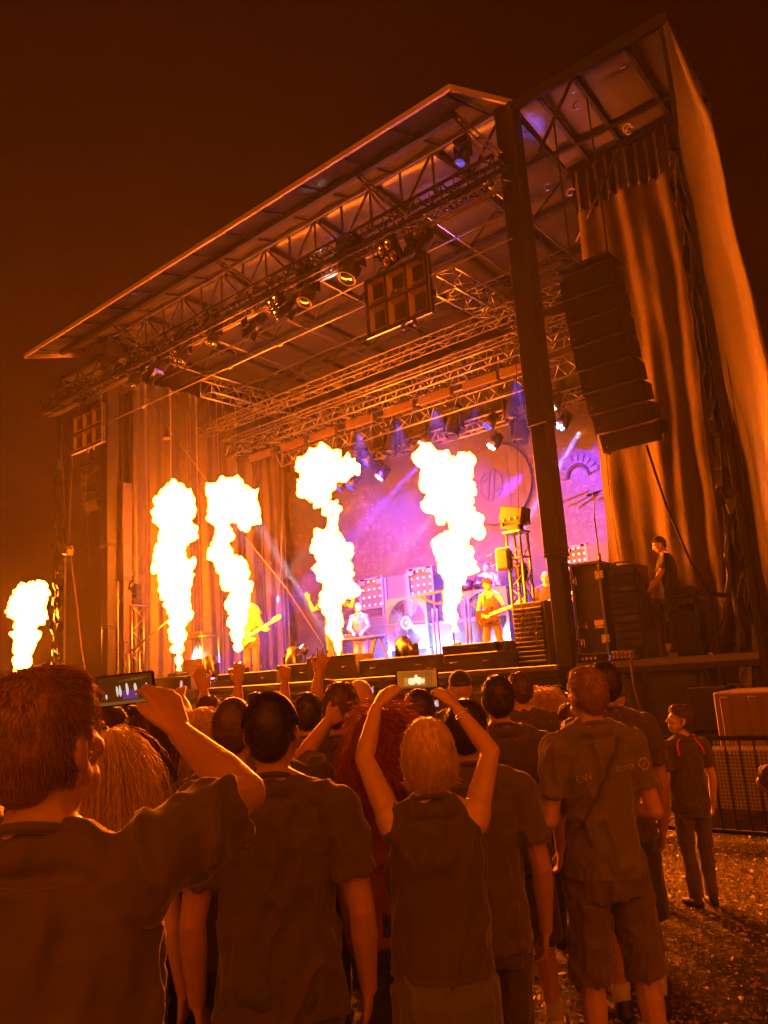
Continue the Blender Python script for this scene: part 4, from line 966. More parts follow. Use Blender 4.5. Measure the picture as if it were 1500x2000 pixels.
b = MB(); b.tube([(-.2, -.2, h2), (-.1, -.25, h2 + .05), (.1, -.2, h2 + .04), (.3, -.2, h2 - .2), (.33, -.2, .4)], .014); b.build('cable', RUBBER, t)
t = thing('mic_stand', 'thin microphone stand rising behind the tall flight case', 'microphone stand', (P(1172, 1100, Y=12.3).x, 12.3, DECK)); b = MB(); tz = P(1170, 1010, Y=12.3).z - DECK; b.cone((0, 0, .02), (0, 0, tz), .014); b.cone((0, 0, tz), (.08, -.1, tz + .35), .01); b.cone((0, 0, tz - .75), (0, 0, tz - .6), .03); b.lathe([(.15, 0), (.14, .03)]); b.build('pole', STEEL, t, True); b = MB(); b.ball((.08, -.1, tz + .36), (.025, .025, .05)); b.build('microphone', BLKMET, t, True)
t = thing('mixing_desk', 'small mixing desk on a shelf under the hands of the technician', 'mixing desk', (P(1248, 1165, Y=12.3).x, 12.35, DECK)); b = MB(); b.box((0, 0, .86), (.62, .5, .06), Matrix.Rotation(-.1, 3, 'Y'), bev=.01); b.build('desk', BLKMET, t); b = MB(); [b.beam((sx * .25, sy * .2, 0), (sx * .25, sy * .2, .84), .04, .04) for sx in (-1, 1) for sy in (-1, 1)]; b.build('leg', BLKMET, t); b = MB(); [b.box((-.22 + .06 * k, -.08 + .05 * (k % 3), .9), (.02, .04, .02)) for k in range(8)]; b.build('fader', CHROME, t)
# pedal mixers on the deck edge
c = P(1218, 1276, Y=11.15); t = thing('effects_unit', 'small metal effects unit with knobs on the wing edge', 'effects unit', (c.x, 11.2, DECK)); b = MB(); b.box((0, 0, .07), (.36, .2, .14), bev=.02); b.build('case', STEEL, t); b = MB(); [b.cone((-.12 + .06 * (k % 5), -.1, .05 + .05 * (k // 5)), (-.12 + .06 * (k % 5), -.13, .05 + .05 * (k // 5)), .014) for k in range(10)]; b.build('knob', BRASS, t)
c = P(1150, 1283, Y=11.15); t = thing('stage_box', 'low stage box with glinting connectors under the flight case', 'stage box', (c.x, 11.18, DECK)); b = MB(); b.box((0, 0, .06), (.5, .2, .12), bev=.015); b.build('case', BLKMET, t); b = MB(); [b.cone((-.2 + .07 * k, -.1, .06), (-.2 + .07 * k, -.13, .06), .02) for k in range(6)]; b.build('socket', CHROME, t)
# folded chair / bag
c = P(1352, 1240, Y=12.3); t = thing('equipment_bag', 'black bag heaped on a box behind the technician', 'bag', (c.x, 12.2, DECK)); b = MB(); b.box((0, 0, .35), (.42, .4, .7), bev=.04); b.build('box', BLACK, t); b = MB(); b.ball((0, 0, .8), (.22, .2, .16)); b.ball((.08, 0, .92), (.14, .13, .12)); b.ball((-.1, .02, .9), (.1, .1, .1)); me = remesh(b.mesh('bag'), .02, 5); link('bag', me, BLACK, t, True); b = MB(); b.tube([(-.1, -.15, .9), (0, -.2, 1.08), (.12, -.15, .95)], .014); b.build('strap', RUBBER, t)
# hand rail
p0, p1 = P(1318, 1165, Y=11.2), P(1388, 1160, Y=11.2); q1 = P(1395, 1272, Y=11.2)
t = thing('hand_rail', 'black steel handrail at the right end of the wing', 'railing', (p1.x, 11.2, DECK)); b = MB(); o = Vector(t.location)
zt_ = p1.z - DECK
b.beam((p0.x - o.x, 0, zt_), (0, 0, zt_), .05, .05); b.beam((0, 0, 0), (0, 0, zt_), .05, .05, Vector((0, 1, 0))); b.beam((-.22, 0, 0), (-.22, 0, zt_), .04, .04, Vector((0, 1, 0))); b.beam((0, 0, zt_), (0, 1.4, zt_), .05, .05); b.beam((0, 1.4, 0), (0, 1.4, zt_), .05, .05, Vector((0, 1, 0))); b.beam((-.2, 0, .05), (0, .0, zt_ * .5), .03, .03); b.beam((0, 0, .1), (0, 1.4, .1), .04, .04); b.build('rail', BLKMET, t)
b = MB(); b.cone(P(1305, 1240, Y=11.05), P(1318, 1285, Y=11.05), .01); 
t = thing('guy_pole', 'thin leaning pole standing in front of the technician', 'pole', (P(1318, 1285, Y=11.02).x, 11.02, DECK)); b = MB(); b.cone((0, 0, 0), P(1298, 1080, Y=11.02) - Vector(t.location), .022); b.build('pole', BLKMET, t); b = MB(); b.box((0, 0, .03), (.14, .1, .06)); b.build('foot', STEEL, t)

# ------------------------------------------------------------------ line arrays
def line_array(label, pts, wd, dp, Y, m, rz=0.0):
    """cabinets hung one under another along a curved line of (u,v) left-edge points"""
    t = thing('line_array', label, 'speaker array', P(*pts[0], Y=Y), rz); o = Vector(t.location); R = Matrix.Rotation(-rz, 3, 'Z')
    L_ = [P(u, v, Y=Y) for u, v in pts]
    for i in range(len(L_) - 1):
        a, c = L_[i], L_[i + 1]; h = (a - c).length * .93; mid = lerp(a, c, .5); tilt = .03 + .38 * (i / (len(L_) - 1)) ** 1.6
        Rt = Matrix.Rotation(tilt, 3, 'X'); b = MB()
        p = Vector((wd / 2, dp * .5 - .12 * 0, 0)); cc = R @ (mid - o) + Vector((wd / 2, 0, 0))
        hh = h / 2; vs = [(-wd / 2, -dp * .3, -hh), (wd / 2, -dp * .3, -hh), (wd / 2, -dp * .3, hh), (-wd / 2, -dp * .3, hh), (-wd / 2 + .04, dp * .7, -hh * .72), (wd / 2 - .04, dp * .7, -hh * .72), (wd / 2 - .04, dp * .7, hh * .72), (-wd / 2 + .04, dp * .7, hh * .72)]
        b.add([cc + Rt @ Vector(x) for x in vs], [(3, 2, 1, 0), (4, 5, 6, 7), (0, 1, 5, 4), (1, 2, 6, 5), (2, 3, 7, 6), (3, 0, 4, 7)])
        cab = b.build('cabinet', m, t)
        b = MB(); b.box(cc + Rt @ Vector((0, -dp * .3 - .012, 0)), (wd * .94, .02, h * .86), Rt, bev=.008); b.build('grille', mat('speaker_grille', (.07, .055, .04), .6, .2, var=.25, bump=.6, bscale=140), cab)
        b = MB(); b.ball(cc + Rt @ Vector((-wd * .4, -dp * .3 - .025, -h * .2)), .014, None, 8, 6); b.box(cc + Rt @ Vector((0, -dp * .3 - .024, hh * .93)), (wd * .9, .012, .012), Rt); b.build('badge', STEEL, cab)
    b = MB(); top = R @ (L_[0] - o); b.box(top + Vector((wd / 2, .05, .08)), (wd * .95, dp * .9, .08), bev=.01)
    for s in (.15, .85): b.cone(top + Vector((wd * s, .1, .1)), top + Vector((wd * s, .1, .1 + 10.9 - L_[0].z)), .016)
    b.build('flying_frame', BLKMET, t)
    b = MB(); bt = R @ (L_[-1] - o)
    for s in (.02, .98): b = MB(); b.box(bt + Vector((wd * s, -dp * .1, .0)), (.03, .1, .12)); b.build('bracket', STEEL, t)
    return t
SPK = mat('speaker_black', (.05, .043, .036), .55, var=.25, bump=.2)
line_array('long curved column of black speaker cabinets hanging in the right wing', [(1100, 550), (1108, 595), (1117, 640), (1126, 685), (1136, 730), (1148, 772), (1160, 812), (1174, 848), (1190, 882)], .9, .55, 11.3, SPK)
line_array('dark column of speaker cabinets hanging below the far left square panel', [(167, 915), (168, 932), (169, 949), (171, 966), (173, 983), (175, 1000)], .75, .5, 11.6, SPK)
t = thing('side_fill_speaker', 'small tilted speaker cluster fixed beside the orange left post', 'speaker', P(242, 1100, Y=11.6)); 
for k in range(3):
    b = MB(); Rk = Matrix.Rotation(.35 + .1 * k, 3, 'Y'); b.box((.06 + .14 * k, 0, .3 - .3 * k), (.5, .45, .27), Rk, bev=.02); cab = b.build('cabinet', SPK, t); b = MB(); b.box((.06 + .14 * k, -.235, .3 - .3 * k), (.26, .02, .16), Rk); b.build('grille', MATS['worklight'], cab)
b = MB(); b.beam((-.25, .1, .5), (-.25, .1, -.6), .05, .05); b.build('bracket', BLKMET, t)

# ------------------------------------------------------------------ stage left group
c = P(262, 1312, Y=11.5); t = thing('truss_tower', 'bright yellow lit truss tower at the left front of the stage', 'truss', (c.x, 11.5, DECK)); h = P(265, 1185, Y=11.5).z - DECK; b = MB(); wt = .34
for sx in (-1, 1):
    for sy in (-1, 1): b.cone((sx * wt / 2, sy * wt / 2, 0), (sx * wt / 2, sy * wt / 2, h), .03, n=8)
b.build('chord', ALU, t, True); b = MB(); n = 7
for k in range(n):
    z0, z1 = h * k / n, h * (k + 1) / n
    for (a, e) in (((-1, -1), (1, -1)), ((1, -1), (1, 1)), ((1, 1), (-1, 1)), ((-1, 1), (-1, -1))):
        p, r_ = (a, e) if k % 2 else (e, a); b.cone((p[0] * wt / 2, p[1] * wt / 2, z0), (r_[0] * wt / 2, r_[1] * wt / 2, z1), .014, n=6)
b.build('lacing', ALU, t, True); b = MB(); b.box((0, 0, h + .02), (.42, .42, .03)); b.build('plate', ALU, t)
moving_head((c.x, 11.5, DECK + h + .11), (c.x + 1, 9, DECK + h + .9), 'moving head standing on top of the left truss tower', None, 1.0, False)
t = thing('hand_rail', 'pale metal guard rail around the left truss tower', 'railing', (c.x - .3, 11.2, DECK)); b = MB(); hz = P(240, 1278, Y=11.2).z - DECK
b.cone((-.25, 0, 0), (-.25, 0, hz), .028); b.cone((.55, 0, 0), (.55, 0, hz), .028); b.cone((.85, .1, 0), (.85, .1, hz + .05), .03); b.cone((-.25, 0, hz), (.1, 0, hz), .025); b.cone((.5, 0, hz), (1.5, .6, hz + .8), .025); b.cone((.4, 0, 0), (.4, 0, hz), .022); b.build('rail', ALU, t, True)
c = P(392, 1310, Y=12.6); t = thing('amp_rack', 'pale tubular frame of an amplifier rack between the left fire jets', 'rack', (c.x, 12.6, DECK)); b = MB(); hz = P(392, 1245, Y=12.6).z - DECK
for sx in (-.42, .42):
    for sy in (-.25, .25): b.cone((sx, sy, 0), (sx, sy, hz), .022)
for z in (.05, hz): [b.cone((-.42, sy, z), (.42, sy, z), .022) for sy in (-.25, .25)]; [b.cone((sx, -.25, z), (sx, .25, z), .022) for sx in (-.42, .42)]
b.build('frame', ALU, t, True); b = MB(); b.box((0, 0, hz * .3), (.8, .46, hz * .55), bev=.02); b.build('cabinet', mat('amp_cloth', (.16, .1, .08), .7, var=.3, bump=.4, bscale=60), t); b = MB(); b.box((0, 0, hz + .08), (.5, .3, .12), bev=.02); b.build('head', mat('amp_head', (.3, .22, .15), .5), t)
c = P(303, 1322, Y=11.2); t = thing('wicker_crate', 'small slatted crate at the foot of the left guard rail', 'crate', (c.x, 11.25, DECK)); b = MB(); [b.box((0, 0, .04 + .07 * k), (.34, .3, .055)) for k in range(4)]; b.build('slat', WOOD, t); b = MB(); [b.box((sx * .15, sy * .13, .15), (.03, .03, .3)) for sx in (-1, 1) for sy in (-1, 1)]; b.build('post', WOOD, t)
c = P(292, 1212, Y=12.5); t = thing('stage_sign', 'small pale hanging plate right of the left truss tower', 'sign', c); b = MB(); b.box((0, 0, 0), (.26, .03, .5), bev=.01); b.build('plate', mat('pale_pinkplate', (.75, .5, .55), .4), t); b = MB(); b.cone((0, 0, .25), (0, 0, 6.2 - c.z + 3.2), .006); b.build('wire', STEEL, t)
# hoist and chains at far left
HY = 10.6
pth = [(120, 828), (122, 850), (121, 870), (131, 1062)]
t = thing('chain_hoist', 'chain hoist block hanging on ropes at the far left of the stage', 'hoist', P(133, 1077, Y=HY)); o = Vector(t.location)
b = MB(); b.box((0, 0, 0), (.26, .2, .2), Matrix.Rotation(.3, 3, 'Y'), bev=.03); b.cone((.12, 0, .05), (.2, 0, .1), .04); b.build('body', mat('hoist_body', (.45, .3, .16), .4, .4), t)
for pl in ([(120, 828), (122, 850), (119, 868), (131, 1062)], [(136, 880), (133, 1062)], [(142, 880), (135, 1062)], [(124, 868), (138, 882), (137, 900)]):
    b = MB(); b.tube([P(u, v, Y=HY) - o for u, v in pl], .018 if len(pl) > 3 else .013, 6); b.build('rope', CORD, t, True)
b = MB(); pts = [P(lerp(128, 125, k / 60), lerp(1085, 1325, k / 60), Y=HY) - o for k in range(61)]
for k in range(60):
    p, q = pts[k], pts[k + 1]; sd = Vector((.022, 0, 0)) if k % 2 else Vector((0, .022, 0)); b.tube([p + sd, q + sd, q - sd, p - sd, p + sd], .007, 4)
b.build('chain', STEEL, t); b = MB(); b.tube([P(u, v, Y=HY) - o for u, v in ((138, 1085), (150, 1180), (158, 1260), (170, 1330))], .02, 6); b.build('strap', mat('strap_orange', (.5, .3, .12), .6), t, True)
for lab, pl, y in (('thin guy wire slanting from the left spotlights down to the second fire jet', [(275, 762), (405, 940), (470, 1030)], 11.6), ('thin guy wire hanging down the stage left of the orange post', [(168, 780), (168, 955), (176, 1120)], 11.4),
                   ('double rope hanging in front of the left curtain', [(365, 800), (367, 950), (366, 1100)], 13.0), ('slack steel wire in front of the right half of the stage', [(1008, 700), (1012, 1000), (1022, 1170), (1015, 1260), (1000, 1292)], 10.9),
                   ('steel wire from the roof edge down to the right speaker column', [(1040, 425), (1090, 548), (1112, 590)], 11.15), ('black cable stay running from the speaker column to the handrail', [(1263, 870), (1300, 985), (1350, 1100), (1388, 1160)], 11.25),
                   ('white rope hanging beside the dark curtain edge at right', [(1183, 878), (1193, 1000), (1210, 1090)], 11.6), ('white line hanging along the black plastic at right', [(1388, 440), (1412, 650), (1450, 900), (1460, 1010)], 10.85), ('white cable hanging off the wing edge to the ground', [(1240, 1278), (1232, 1290), (1238, 1340), (1255, 1400), (1272, 1450), (1278, 1500)], 10.6), ('rope hanging beside the left orange post', [(237, 740), (240, 1000), (238, 1060)], 11.1), ('long thin wire crossing the middle of the stage down to the deck', [(480, 1050), (560, 1150), (632, 1262)], 12.0), ('thin wire hanging above the left floor lights', [(553, 900), (550, 1100), (530, 1300)], 13.2)):
    b = MB(); b.tube([P(u, v, Y=y) for u, v in pl], .007 if 'cable' not in lab else .02, 5); o = b.build('wire' if 'rope' not in lab else 'rope', BLKMET if 'black' in lab else mat('pale_wire', (.75, .62, .55), .4, .3), None, True); tag(o, lab, 'rope' if 'rope' in lab else 'wire')
t = thing('work_lamp', 'small pale lamp on a wire above the right speaker column', 'lamp', P(1090, 548, Y=11.1)); b = MB(); b.ball((0, 0, 0), (.1, .08, .05)); b.build('shade', mat('lampshade', (.85, .7, .8), .3), t, True); b = MB(); b.cone((0, 0, .04), (0, 0, .12), .02); b.build('clip', STEEL, t)
t = thing('work_lamp', 'small flat lamp dangling in front of the left curtain', 'lamp', P(326, 856, Y=12.5)); b = MB(); b.ball((0, 0, 0), (.12, .1, .04)); b.build('shade', MATS['lampshade'], t, True); b = MB(); b.cone((0, 0, 0), (0, 0, 3.0), .008); b.build('wire', BLKMET, t)

# ------------------------------------------------------------------ ground level right
t = thing('crowd_barrier', 'black steel crowd barrier with wire mesh behind the boy', 'barrier', (-3.0, 8.55, 0)); FEN = mat('barrier_black', (.03, .028, .026), .4, .5, var=.3)
b = MB(); x0, x1 = -1.9, 1.0; zt_, zb_ = 1.0, .1; cr_ = .12
b.tube([(x0, 0, zb_ + cr_), (x0, 0, zt_ - cr_), (x0 + cr_ * .3, 0, zt_ - cr_ * .3), (x0 + cr_, 0, zt_), (x1 - cr_, 0, zt_), (x1 - cr_ * .3, 0, zt_ - cr_ * .3), (x1, 0, zt_ - cr_), (x1, 0, zb_ + cr_), (x1 - cr_, 0, zb_), (x0 + cr_, 0, zb_), (x0, 0, zb_ + cr_)], .024, 8); b.build('frame', FEN, t, True)
b = MB(); [b.cone((x, 0, zb_), (x, 0, zt_), .009, n=6) for x in np.arange(x0 + .14, x1, .14)]; b.build('bar', FEN, t)
b = MB(); [b.cone((x, .012, .32), (x, .012, zt_ - .02), .0035, n=4) for x in np.arange(x0, x1, .035)]; [b.cone((x0, .012, z), (x1, .012, z), .0035, n=4) for z in np.arange(.32, zt_, .035)]; b.build('wire_mesh', mat('mesh_wire', (2.5, 2.2, 1.8), .4, .2), t)
b = MB(); [b.beam((x, -.3, .03), (x, .3, .03), .05, .05) for x in (x0 + .3, x1 - .3)]; [b.beam((x, 0, .03), (x, 0, .14), .04, .04, Vector((0, 1, 0))) for x in (x0 + .3, x1 - .3)]; b.build('foot', FEN, t)
t = thing('corrugated_crate', 'tan corrugated crate standing beyond the barrier at the right edge', 'crate', (-2.5, 9.9, 0)); b = MB(); b.box((0, .3, .72), (1.5, .9, 1.35), bev=.02); b.build('body', mat('tan_crate', (1.6, 1.05, .5), .6, var=.25, scale=3), t); b = MB(); [b.box((-.62 + .31 * k, -.165, .72), (.1, .03, 1.25), bev=.01) for k in range(5)]; b.build('rib', MATS['tan_crate'], t)
b = MB(); b.box((0, .3, .03), (1.5, .9, .06)); b.build('pallet', WOOD, t)
t = thing('scaffold_base', 'galvanised scaffold base frame under the right wing', 'scaffold', (-3.4, 11.1, 0)); b = MB()
for x in (-.4, .45):
    b.cone((x, 0, 0), (x, 0, 1.6), .03); b.cone((x, .9, 0), (x, .9, 1.6), .03)
for z in (.35, .75, 1.1, 1.3): b.cone((-.4, 0, z), (.45, 0, z), .028)
b.cone((-.4, 0, .75), (.45, 0, 1.3), .024); b.cone((-.4, 0, 1.1), (.45, 0, 1.35), .02); b.build('tube', STEEL, t, True); b = MB(); [b.box((x, y, .01), (.2, .2, .02)) for x in (-.4, .45) for y in (0, .9)]; b.build('base_plate', STEEL, t)
t = thing('black_case', 'black equipment case below the end of the right wing', 'case', (-3.62, 10.85, 0)); b = MB(); b.box((0, 0, 1.15), (.5, .4, .55), bev=.01); b.build('body', BLACK, t); b = MB(); b.box((0, 0, .44), (.46, .36, .86), bev=.02); b.build('stand', BLKMET, t)
t = thing('service_cabinet', 'dark mesh fronted service cabinet standing behind the crowd barrier', 'cabinet', (-3.0, 9.25, 0)); b = MB(); b.box((0, 0, .42), (1.0, .4, .82), bev=.02); b.build('body', mat('cab_brown', (.9, .6, .35), .5, var=.3), t); b = MB(); [b.box((x, -.205, .45), (.04, .03, .7)) for x in (-.4, -.1, .35)]; b.build('frame', STEEL, t); b = MB(); b.box((.08, -.21, .62), (.09, .02, .07)); b.build('sticker', mat('pale_sticker', (.75, .65, .4), .5), t); b = MB(); b.box((.05, -.21, .75), (.05, .02, .12)); b.build('tag', mat('red_tag', (.6, .05, .03), .5), t)
t = thing('loose_plank', 'pale plank leaning low behind the barrier', 'plank', (-2.6, 8.95, 0)); b = MB(); b.beam((-.35, 0, .12), (.35, .1, .38), .08, .03); b.beam((.33, .1, .35), (.36, .12, .012), .05, .05); b.build('board', WOOD, t)
# trees beyond the right edge of the field
# ------------------------------------------------------------------ people
KCOL = 1.0
from mathutils.bvhtree import BVHTree
def skin(name, c): return mat(name, c, .42, var=.12, scale=30, bump=.1, bscale=120, spec=.5, sheen=.25)
SK1 = skin('skin_fair', (.52, .3, .2)); SK2 = skin('skin_tan', (.42, .23, .15)); SK3 = skin('skin_pale', (.58, .36, .26))
def cloth(name, c, rough=.85, sheen=.5): return mat(name, c, rough, var=.18, scale=5, bump=.25, bscale=18, sheen=sheen, stretch=(1, 1, .4))
CB = cloth('black_cotton', (.085, .068, .058)); CB2 = cloth('charcoal_cotton', (.11, .088, .074)); CG = cloth('grey_cotton', (.15, .13, .115)); CN = cloth('navy_cotton', (.03, .03, .05))
CR_ = cloth('rust_cotton', (.3, .11, .07)); CW = cloth('cream_cotton', (.5, .44, .36)); DEN = cloth('dark_denim', (.06, .06, .08)); KHA = cloth('khaki_cotton', (.13, .1, .07)); DEN2 = cloth('blue_denim', (.12, .12, .16))
SHOE_W = mat('white_shoe', (.65, .58, .5), .5); SHOE_B = mat('black_shoe', (.03, .028, .026), .5); SOCK = mat('sock', (.5, .45, .38), .9)
H_BLOND = mat('hair_blond', (.72, .5, .24), .38, var=.3, scale=30, spec=.6); H_BROWN = mat('hair_brown', (.1, .055, .03), .38, var=.3, scale=30, spec=.6); H_DARK = mat('hair_dark', (.035, .022, .016), .36, var=.3, scale=30, spec=.6)
H_RED = mat('hair_red', (.4, .1, .03), .4, var=.35, scale=30, spec=.6); H_GREY = mat('hair_grey', (.3, .25, .2), .4, var=.3, scale=30, spec=.6); H_LB = mat('hair_light_brown', (.26, .15, .07), .38, var=.3, scale=30, spec=.6)
EYEW = mat('eye_white', (.75, .7, .65), .15, var=0, coat=.5); EYED = mat('eye_dark', (.03, .02, .015), .1, var=0); LIP = mat('lip', (.45, .16, .12), .4, var=.1)

def loft(mb, rings, n=22):
    vs = []; m = len(rings)
    for (z, rx, ry, y) in rings:
        for k in range(n):
            a = 2 * math.pi * k / n; vs.append((rx * math.cos(a), y + ry * math.sin(a), z))
    fs = [(j * n + k, j * n + (k + 1) % n, (j + 1) * n + (k + 1) % n, (j + 1) * n + k) for j in range(m - 1) for k in range(n)] + [tuple(range(n))[::-1], tuple(range((m - 1) * n, m * n))]
    mb.add(vs, fs)

def hand(mb, wr, d, n, side, pose='relaxed', sc=1.0, r=.0095):
    d = Vector(d).normalized(); n = Vector(n); n = (n - d * n.dot(d)).normalized(); t = d.cross(n) * (1 if side == 'R' else -1); wr = Vector(wr)
    curl = {'relaxed': (.35, .45, .35), 'open': (.02, .05, .05), 'grip': (.75, .8, .5), 'fist': (1.3, 1.5, .9), 'phone': (.55, .7, .5), 'spread': (.05, .1, .1)}[pose]
    spread = {'open': .1, 'spread': .24}.get(pose, .04)
    ln = (.07, .079, .073, .057)
    for k in range(4):
        off = .03 - .02 * k
        kn = wr + (d * (.092 - .006 * abs(k - 1)) + t * off) * sc
        mb.cap(wr + (d * .015 + t * off * .6) * sc, kn, .0155 * sc, .0125 * sc, 8)
        fd = (d + t * (1.3 - k) * spread).normalized(); p = kn; a = 0
        for j in range(3):
            a += curl[j] * (1 + .08 * (k - 1)); q = p + (fd * math.cos(a) + n * math.sin(a)) * ln[k] * (.46, .3, .24)[j] * sc
            mb.cap(p, q, (r + .0012 - .0012 * j) * sc, (r - .0012 * j) * sc, 8); p = q
    b0 = wr + (d * .02 + t * .022) * sc; tt = (.85 if pose in ('open', 'spread') else .5)
    b1 = b0 + (d * .034 + t * .024 * tt * 1.4 + n * .012) * sc; b2 = b1 + (d * .03 + t * .014 * tt + n * .012) * sc; b3 = b2 + (d * .022 - t * .002 + n * .01) * sc
    mb.cap(b0, b1, .016 * sc, .0125 * sc, 8); mb.cap(b1, b2, .012 * sc, .0105 * sc, 8); mb.cap(b2, b3, .0105 * sc, .0085 * sc, 8)
    mb.ball(wr + d * .05 * sc, (.03 * sc, .017 * sc, .045 * sc), Matrix((t, n, d)).transposed(), 10, 8)

HC = Vector((0, -.005, 1.70)); PIV = Vector((0, -.01, 1.585))
def head_shapes(fem):
    b = MB()
    b.ball(HC, (.077, .097, .1)); b.ball((0, -.03, 1.69), (.074, .078, .09)); b.ball((0, .03, 1.665), (.064, .068, .088))
    b.cap((-.028, .045, 1.615), (.028, .045, 1.615), .036, .036); b.cap((0, .062, 1.598), (0, .07, 1.604), .026, .024)
    for s in (-1, 1):
        b.cap((s * .056, .01, 1.635), (s * .035, .05, 1.608), .022, .02); b.ball((s * .042, .06, 1.665), (.024, .025, .022))
        b.ball((s * .079, -.008, 1.672), (.011, .021, .034), Matrix.Rotation(s * .35, 3, 'Z')); b.ball((s * .079, -.002, 1.648), (.009, .012, .014))
        b.cap((s * .012, .087, 1.704), (s * .05, .078, 1.702), .009, .008)
    b.cap((0, .09, 1.7), (0, .112, 1.658), .009, .0125); b.ball((.012, .098, 1.654), .009); b.ball((-.012, .098, 1.654), .009)
    b.cap((-.02, .088, 1.628), (.02, .088, 1.628), .0075, .0075); b.cap((-.017, .086, 1.616), (.017, .086, 1.616), .0085, .0085)
    return b

def strands(name, m, cap_me, parent, n, length, r, flow, curl=0.0, grav=.25, zmin=None, K=6, crown=Vector((0, -.03, 1.81)), lift=.35, col=None, T=None, ymax=None, rng=None):
    """locks of hair grown from a scalp mesh as thin tapering prisms"""
    rng = rng or RNG
    co = coords(cap_me).astype(np.float64); nn = normals(cap_me).astype(np.float64)
    ok = ~((co[:, 1] > .014) & (co[:, 2] < 1.712 + np.maximum(0, co[:, 1] - .03) * .75))
    if zmin is not None: ok &= co[:, 2] > zmin
    if ymax is not None: ok &= co[:, 1] < ymax
    idx = np.nonzero(ok)[0]
    if len(idx) == 0: return None
    pk = rng.choice(idx, n); p = co[pk] + rng.normal(0, .002, (n, 3)); nr = nn[pk]
    cr = np.array(crown); tv = p - cr; tv -= nr * (tv * nr).sum(1)[:, None]; tv /= np.linalg.norm(tv, axis=1)[:, None] + 1e-6
    d = nr * lift + tv * flow + rng.normal(0, .12, (n, 3)); d /= np.linalg.norm(d, axis=1)[:, None]
    seg = length * rng.uniform(.6, 1.2, n) / (K - 1)
    pts = np.zeros((n, K, 3)); pts[:, 0] = p - nr * .003
    hc = np.array(HC); rd = np.array((.083, .105, .106)); ph = rng.random(n) * 6.28; fr = rng.uniform(.8, 1.3, n)
    for k in range(1, K):
        d = d + np.array((0, 0, -1.0)) * grav; d /= np.linalg.norm(d, axis=1)[:, None]
        q = pts[:, k - 1] + d * seg[:, None]
        e = (q - hc) / rd; l = np.linalg.norm(e, axis=1); ins = l < 1.02
        q[ins] = hc + (e[ins] / l[ins][:, None]) * rd * 1.03
        # rest on shoulders and back
        e2 = (q - np.array((0, -.01, 1.36))) / np.array((.215, .145, .165)); l2 = np.linalg.norm(e2, axis=1); i2 = l2 < 1.0
        q[i2] = np.array((0, -.01, 1.36)) + e2[i2] / l2[i2][:, None] * np.array((.215, .145, .165)) * 1.01
        pts[:, k] = q
    if curl:
        kk = np.arange(K)[None, :] / (K - 1); a = ph[:, None] + kk * fr[:, None] * length * 95
        pts[:, :, 0] += np.cos(a) * curl * np.minimum(1, kk * 3); pts[:, :, 1] += np.sin(a) * curl * np.minimum(1, kk * 3)
    tg = np.gradient(pts, axis=1); tg /= np.linalg.norm(tg, axis=2)[:, :, None] + 1e-9
    ref = rng.normal(0, 1, (n, 1, 3)); x = np.cross(tg, np.repeat(ref, K, 1)); x /= np.linalg.norm(x, axis=2)[:, :, None] + 1e-9; y = np.cross(tg, x)
    rr = r * (1 - .8 * (np.arange(K) / (K - 1)) ** 1.5)[None, :, None]
    V = np.stack([pts + (x * math.cos(a) + y * math.sin(a)) * rr for a in (0, 2.094, 4.189)], 2).reshape(-1, 3)
    base = (np.arange(n) * K * 3)[:, None, None]; kk = (np.arange(K - 1) * 3)[None, :, None]; F = []
    for a in range(3):
        c = (a + 1) % 3; F.append(np.stack(np.broadcast_arrays(base + kk + a, base + kk + c, base + kk + 3 + c, base + kk + 3 + a), -1).reshape(-1, 4))
    F = np.concatenate(F)
    me = bpy.data.meshes.new(name); me.vertices.add(len(V)); me.vertices.foreach_set('co', V.astype(np.float32).ravel())
    me.loops.add(F.size); me.polygons.add(len(F)); me.polygons.foreach_set('loop_start', np.arange(0, F.size, 4)); me.loops.foreach_set('vertex_index', F.astype(np.int32).ravel()); me.update(); me.validate()
    if T is not None: me.transform(T)
    return link(name, me, m, parent, True)

